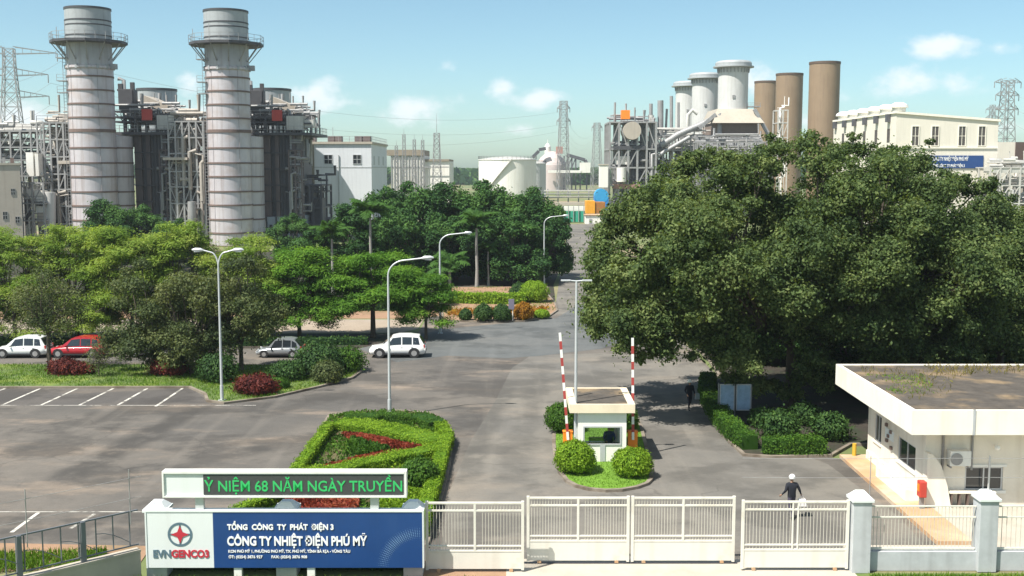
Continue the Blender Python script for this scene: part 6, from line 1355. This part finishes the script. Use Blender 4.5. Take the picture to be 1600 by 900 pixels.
for a, b in (((832, 246), (842, 236)), ((842, 234), (853, 232)), ((886, 242), (914, 250)), ((914, 250), (918, 258))): mb.beam(at(*a, yq), at(*b, yq), 2.4, 2.0)
mb.build('gallery', M['casing2'], root); mb = MB(o_)
for px in (880, 886, 892, 898, 905, 915): mb.beam((X(px), yq, 0), (X(px), yq, zt(244 if px < 900 else 252, yq)), .8)
for px in (880, 886, 892): mb.beam((X(px), yq, zt(262, yq)), (X(px+6), yq, zt(246, yq)), .6)
mb.build('trestle', M['casing2'], root); mb = MB(o_); mb.bb(X(868), X(878), yq, yq+5, zt(240, yq), zt(229, yq)); mb.build('head_house', mat('faded_red_sheet', (.42, .20, .16), .7), root)
mb = MB(o_); mb.bb(X(904), X(920), yq-3, yq, zt(270, yq), zt(254, yq)); mb.bb(X(855), X(905), yq-5, yq-2, zt(270, yq), zt(266, yq)); mb.build('silo_base', M['tankwhite'], root)

# ------------------------------------------------------------------ power plant: process tower, stacks and turbine hall beyond the fig trees
rack_thing('process_tower', 'grey open steel process tower with orange box on top', 'process tower', 952, 1024, 330, 346, (318, 290, 262, 233, 191), 5, 3, 14, 60, 34, .45, 'steel', 'steel', .55,
           [('orange_box', 'orange', [('b', 970, 983, 172, 186, 329, 3)]), ('drum', 'beige', [('d', 988, 204, 2.6, 9, 328.5)]), ('equipment', 'darksteel', [('b', 984, 1001, 236, 256, 332), ('b', 986, 999, 264, 286, 332), ('b', 958, 1008, 228, 234, 329.6, 14)]),
            ('white_vessel', 'tankwhite', [('t', [(971, 284), (971, 262)], 1.4, 329), ('b', 962, 984, 244, 257, 331)]), ('red_deck', mat('dull_red_sheet', (.30, .17, .15), .8), [('b', 960, 1000, 288, 295, 329.5, 8)]), ('mast', 'steel', [('t', [(960, 191), (961, 160)], .3, 331), ('t', [(992, 191), (992, 168)], .2, 331), ('t', [(1006, 191), (1006, 172)], .25, 331)])])
rack_thing('pipe_rack', 'tall pale pipe rack leaning up towards the white stacks', 'pipe rack', 1022, 1120, 336, 356, (320, 290, 262, 235, 212), 7, 3, 15, 110, 80, .45, 'steel', 'palesteel', .42,
           [('inclined_duct', 'steel', [('t', [(1032, 228), (1060, 210), (1092, 196), (1124, 180), (1124, 215)], .9, 334), ('t', [(1012, 255), (1040, 236), (1078, 214)], .6, 333), ('t', [(1085, 214), (1100, 236), (1118, 258)], .7, 333)]),
            ('pipe_loop', 'palesteel', [('t', [(1028, 300), (1028, 268), (1034, 262), (1042, 268), (1042, 300)], .8, 334), ('t', [(1018, 180), (1018, 320)], .7, 334), ('t', [(1074, 200), (1075, 180), (1082, 172), (1090, 178)], .6, 335)]),
            ('vent_pipe', 'steel', [('t', [(1017, 212), (1017, 162)], .55, 338), ('t', [(1032, 212), (1032, 157)], .9, 340), ('t', [(1049, 205), (1049, 150)], .5, 341), ('t', [(1060, 205), (1060, 160)], .4, 341), ('t', [(1040, 212), (1042, 170)], .35, 341)])])
def wstack(label, px, ytop, Y, k=1.0):
    x = at(px, 300, Y).x; H = zt(ytop, Y); R = 4.45; root = thing('white_stack', label, 'chimney', (x, Y, 0), 0, 'white stacks with flared rims')
    mb = MB(); mb.lathe([(R, 0), (R, H-2.25)], 44); mb.build('shaft', M['whitestack'], root)
    mb = MB(); mb.lathe([(R, H-2.25), (R+1.6, H-2.05), (R+1.6, H-1.7), (R+.95, H-1.6), (R+.95, H-.75), (R+.6, H-.3), (R, H-.08), (R-.8, H), (R-.8, H-.4)], 44); mb.lathe([(R-.8, H-.35), (.01, H-.35)], 44); mb.build('rim', M['stackcap'], root)
    mb = MB()
    for i in range(26): w = 2*math.pi*i/26; mb.beam(((R+.1)*math.cos(w), (R+.1)*math.sin(w), H-3.6), ((R+.25)*math.cos(w), (R+.25)*math.sin(w), H-2.3), .3)
    mb.build('bracket', M['steel'], root)
    mb = MB(); z = zt(168, 340); mb.bb(R-.5, R+3.2, -3, 0, z, z+.3); railing(mb, [(R-.5, -3, z), (R+3.2, -3, z)], 1.2, False, .12); mb.box((-.6, -R-.05, z+3), (.8, .3, .9)); mb.build('platform', M['steel'], root); return root
wstack('nearest and tallest looking white stack with flared rim', 1142, 95, 340); wstack('middle white stack with flared rim', 1099, 114, 386); wstack('farthest white stack with flared rim', 1072, 127, 422)
def bstack(label, px, ytop, Y):
    x = at(px, 300, Y).x; H = zt(ytop, Y); R = 4.5; root = thing('brown_stack', label, 'chimney', (x, Y, 0), 0, 'plain brown stacks')
    mb = MB(); mb.lathe([(R, 0), (R, H), (R-.3, H), (R-.3, H-1.5)], 44); mb.lathe([(R-.3, H-1.4), (.01, H-1.4)], 44); mb.build('shaft', M['brownstack'], root)
    mb = MB(); mb.lathe([(R, H-.7), (R+.12, H-.7), (R+.12, H), (R, H)], 44); mb.build('band', mat('dark_brown_band', (.10, .065, .045), .7), root); return root
bstack('nearest and widest plain brown stack', 1283, 97, 340); bstack('middle plain brown stack', 1229, 115, 386); bstack('farthest plain brown stack', 1194, 127, 424)
M['lowcase'] = mat('slate_sheet', (.17, .175, .18), .6, .1, var=.15, scale=.4, streak=.4, streak_col=(.1, .1, .1))
Y = 331; o_ = (at(1150, 300, Y).x, Y, 0); X = lambda px: at(px, 300, Y).x; Z = lambda py: zt(py, Y); root = thing('boiler_hood', 'beige hooded boiler below the nearest white stack', 'boiler', o_)
def frustum(mb, a, b):   # (x0,x1,y0,y1,z) bottom, top
    vs = [(q[i], q[j], q[4]) for q in (a, b) for i, j in ((0, 2), (1, 2), (1, 3), (0, 3))]; mb.add(vs, [(3, 2, 1, 0), (4, 5, 6, 7), (0, 1, 5, 4), (1, 2, 6, 5), (2, 3, 7, 6), (3, 0, 4, 7)])
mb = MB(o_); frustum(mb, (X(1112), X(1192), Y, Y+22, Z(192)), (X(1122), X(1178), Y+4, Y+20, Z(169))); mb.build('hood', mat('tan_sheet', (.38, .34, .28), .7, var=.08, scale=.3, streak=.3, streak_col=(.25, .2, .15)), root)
mb = MB(o_); mb.bb(X(1114), X(1186), Y+3, Y+20, Z(210), Z(192)); mb.build('shade_gap', mat('shade_brown', (.20, .15, .12), .8), root)  # gap below the hood, its shade put in as a brown colour
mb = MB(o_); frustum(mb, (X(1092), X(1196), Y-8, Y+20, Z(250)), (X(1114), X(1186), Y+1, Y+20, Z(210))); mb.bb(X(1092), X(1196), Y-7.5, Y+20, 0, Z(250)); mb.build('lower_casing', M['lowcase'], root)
mb = MB(o_)
for k in range(14): q = X(1095)+(X(1195)-X(1095))*k/13; r_ = X(1115)+(X(1185)-X(1115))*k/13; mb.beam((q, Y-8.2, Z(250)), (r_, Y+.8, Z(210)), .16)
for k in range(6): mb.beam((X(1096), Y-8+k*1.6, Z(248-k*7)), (X(1192-k), Y-8+k*1.6, Z(248-k*7)), .2)
mb.beam((X(1178), Y+2, Z(170)), (X(1208), Y+2, Z(222)), 1.0); mb.beam((X(1118), Y+2, Z(178)), (X(1092), Y+2, Z(200)), 1.0); mb.build('rib', M['steel'], root)
rack_thing('pipe_rack', 'grey pipe rack in front of the hooded boiler above the fig tree tops', 'pipe rack', 1088, 1200, 318, 324, (300, 262, 240, 222), 7, 2, 18, 60, 30, .4, 'steel', 'steel', .32)
rack_thing('pipe_tower', 'slim white pipe tower between the boiler hood and brown stacks', 'pipe tower', 1213, 1228, 318, 324, (235, 215, 192, 172), 2, 1, 16, 10, 8, .35, 'palesteel', 'tankwhite', .3)
# cream turbine hall
Y = 258; x0, x1 = at(1400, 200, Y).x, at(1560, 200, Y).x; zl, zr = zt(177, Y), zt(190, Y); D_ = 50; o_ = (x0, Y, 0); root = thing('turbine_hall', 'cream turbine hall with four tall windows and blue banner', 'building', o_)
warm = mat('cream_render', (.66, .62, .54), .8, var=.05, scale=.2, streak=.25, streak_col=(.42, .38, .32))
mb = MB(o_); vs = [(x0, Y, 0), (x1, Y, 0), (x1, Y, zr), (x0, Y, zl)]; vs += [(a, b+D_, c) for a, b, c in vs]; mb.add(vs, [(0, 1, 2, 3), (7, 6, 5, 4), (1, 5, 6, 2), (4, 0, 3, 7)]); mb.build('wall', warm, root)
mb = MB(o_); e = .35; vs = [(x0-e, Y-e, zl), (x1+e, Y-e, zr), (x1+e, Y+D_, zr), (x0-e, Y+D_, zl)]; vs += [(a, b, c+.5) for a, b, c in vs]; mb.add(vs, [(3, 2, 1, 0), (4, 5, 6, 7), (0, 1, 5, 4), (1, 2, 6, 5), (2, 3, 7, 6), (3, 0, 4, 7)]); rf = mb.build('roof', M['creamtrim'], root)
mb = MB(o_); mb.bb(x0-.1, x1+.05, Y-.25, Y-.004, zt(232, Y), zt(230, Y)); mb.build('ledge', M['creamtrim'], root)
for px in (1430, 1461, 1503, 1534):
    f, p = MB(o_), MB(o_); facade(f, p, at(px, 212, Y).x, Y, zt(212.5, Y), 1.5, 4.3, .16, .18); w_ = f.build('window', M['creamtrim'], root); p.build('pane', mat('brown_glass', (.07, .06, .055), .2, var=.2), w_)
mb = MB(o_); mb.bb(at(1451, 252, Y).x, at(1536, 252, Y).x, Y-.2, Y-.004, zt(263, Y), zt(243, Y)); bn = mb.build('banner', M['signblue'], root)
text_part('banner_lettering', 'CÔNG TY NHIỆT ĐIỆN PHÚ MỸ', M['textwhite'], bn, at(1455, 252, Y).x-x0, -.24, zt(251, Y), 1.2, 8.4, .01, .02)
text_part('banner_lettering', 'TỔNG CÔNG TY PHÁT ĐIỆN 3', M['textwhite'], bn, at(1455, 252, Y).x-x0, -.24, zt(261, Y), .9, 7.6, .01, .02)
mb = MB(o_); mb.bb(at(1440, 252, Y).x, at(1451, 252, Y).x, Y-.2, Y-.004, zt(263, Y), zt(243, Y)); mb.build('banner_end', M['signwhite'], root)
for k in range(6):
    yy = Y+2+k*8.6; mb = MB(o_); mb.lathe([(1.5, zl+.5), (1.5, zl+1.3), (2.1, zl+1.4), (1.9, zl+2.0), (1.0, zl+2.5), (.01, zl+2.6)], 20, (x0+1.2, yy, 0)); fn = mb.build('roof_fan', M['tankwhite'], rf)
    mb = MB(o_); mb.box((x0-.2, yy+2.6, zl-.9), (1.2, 1.6, 1.8)); mb.build('fan_motor', M['casing2'], fn)
for k in range(5):
    mb = MB(o_); yy = Y+5+k*9; mb.bb(x0-.03, x0-.004, yy-1, yy+1, zt(222, Y), zt(200, Y)); mb.build('side_window', mat('brown_glass', (.07, .06, .055)), root)
Y = 275; o_ = (at(1562, 300, Y).x, Y, 0); X = lambda px: at(px, 300, Y).x; root = thing('plant_building', 'cream and brown annex at the right edge beside the turbine hall', 'building', o_)
mb = MB(o_); mb.bb(X(1556), X(1583), Y, Y+12, 0, zt(222, Y)); mb.build('wall', warm, root); mb = MB(o_); mb.bb(X(1583), X(1660), Y-.4, Y+12, zt(254, Y), zt(222, Y)); mb.build('louvred_front', mat('dark_brown_sheet', (.09, .06, .05), .7, var=.15), root)
mb = MB(o_); mb.bb(X(1583), X(1660), Y, Y+12, 0, zt(254, Y)); mb.build('base', M['beige'], root)
rack_thing('pipe_rack', 'grey pipe rack at the right edge below the brown annex', 'pipe rack', 1546, 1640, 250, 262, (345, 318, 290, 262), 6, 2, 17, 46, 24, .45, 'palesteel', 'palesteel', .32, [('tank', 'palesteel', [('b', 1550, 1600, 262, 270, 250, 5), ('b', 1548, 1620, 335, 350, 249, 4)])])

# ------------------------------------------------------------------ things at the far end of the plant road
def simple(name, label, cat, parts, o):
    root = thing(name, label, cat, o)
    for n, m, boxes in parts:
        mb = MB(o)
        for b in boxes: mb.bb(*b)
        mb.build(n, M[m] if isinstance(m, str) else m, root, bevel=.04)
    return root
def pb(px0, px1, py0, py1, Y, d): return (at(px0, 300, Y).x, at(px1, 300, Y).x, Y, Y+d, max(0, zt(py1, Y)), zt(py0, Y))
Y = 286; simple('hoarding', 'green sheet hoarding with white top across the end of the plant road', 'hoarding', [('green_sheet', 'green', [pb(880, 914, 330, 347, Y, .4)]), ('white_sheet', 'tankwhite', [pb(878, 914, 322, 329.5, Y+1, .4)]), ('post', 'steel', [pb(880+k*8, 881+k*8, 321, 347, Y-.4, .3) for k in range(5)])], (at(898, 300, Y).x, Y, 0))
Y = 292; simple('cargo_container', 'orange cargo container at the end of the plant road', 'container', [('body', mat('amber_paint', (.72, .32, .02), .5), [pb(916, 930, 314, 334, Y, 6)]), ('side', mat('brown_orange_sheet', (.32, .13, .03), .6), [pb(930.3, 946, 316, 334, Y+.3, 6)]), ('base_frame', 'darksteel', [pb(917, 945, 334, 336, Y+.2, 5)])], (at(930, 300, Y).x, Y, 0))
Y = 300; o_ = (at(940, 300, Y).x, Y, 0); root = thing('water_tank', 'blue round topped tank beside the grey process tower', 'tank', o_); mb = MB(o_); mb.bb(at(929, 300, Y).x, at(951, 300, Y).x, Y, Y+4, 0, zt(306, Y)); mb.build('base', M['blue'], root)
mb = MB(o_); a, b = at(929, 300, Y).x, at(951, 300, Y).x; mb.tube([((a+b)/2, Y-.06, zt(306, Y)), ((a+b)/2, Y+4, zt(306, Y))], (b-a)/2*.99, 28); mb.build('hood', mat('bright_blue_paint', (.03, .28, .55), .45), root)
Y = 280; simple('site_cabin', 'small white site cabin below the orange container', 'cabin', [('wall', 'tankwhite', [pb(915, 946, 337, 356, Y, 4)]), ('roof', 'plinth', [pb(914, 947, 335.4, 336.8, Y-.3, 4.6)]), ('door', 'steel', [pb(921, 926, 342, 356, Y-.05, .06)])], (at(930, 300, Y).x, Y, 0))
Y = 325; simple('white_pillar', 'plain white block beside the foot of the grey process tower', 'building', [('wall', 'tankwhite', [pb(937, 950, 258, 293, Y, 4)]), ('roof', 'lightconc', [pb(936, 951, 256.5, 258, Y-.2, 4.4)])], (at(943, 300, Y).x, Y, 0))
Y = 340; simple('pipe_bridge', 'long low pale pipe bridge crossing behind the plant road', 'pipe bridge', [('pipe', 'palesteel', [pb(850, 936, 297+k*5, 299+k*5, Y+k, .6) for k in range(3)]), ('trestle', 'steel', [pb(855+k*16, 857+k*16, 295, 345, Y+2.8, .6) for k in range(5)]), ('low_wall', 'beige', [pb(840, 936, 316, 321, Y-4, 1)])], (at(893, 300, Y).x, Y, 0))
x, y = at(924, 410, 168).x, 168; root = thing('road_barrier', 'orange and white road barrier at the edge of the plant road', 'barrier', (x, y, 0))
for k in range(5):
    mb = MB(); mb.box((.2+k*.1, -4+k*2, .45), (.5, 1.9, .9), 0, .6); mb.build('barrier_block', M['orange'] if k % 2 == 0 else M['tankwhite'], root, bevel=.03)

# ------------------------------------------------------------------ haze: the moist air that pales the far plant
mb = MB((0, 300, 30)); mb.bb(-520, 520, -25, 1000, -1.0, 62); hz = tag(mb.build('haze', None or M['white']), 'pale humid haze over the whole plant', 'haze', None, 'stuff')
hm = bpy.data.materials.new('haze_air'); hm.use_nodes = True; nt = hm.node_tree; nt.nodes.clear(); out = nt.nodes.new('ShaderNodeOutputMaterial'); pv = nt.nodes.new('ShaderNodeVolumePrincipled')
pv.inputs['Color'].default_value = (.86, .93, 1, 1); pv.inputs['Density'].default_value = HAZE; pv.inputs['Anisotropy'].default_value = .3
nt.links.new(pv.outputs[0], out.inputs['Volume']); hz.data.materials.clear(); hz.data.materials.append(hm)
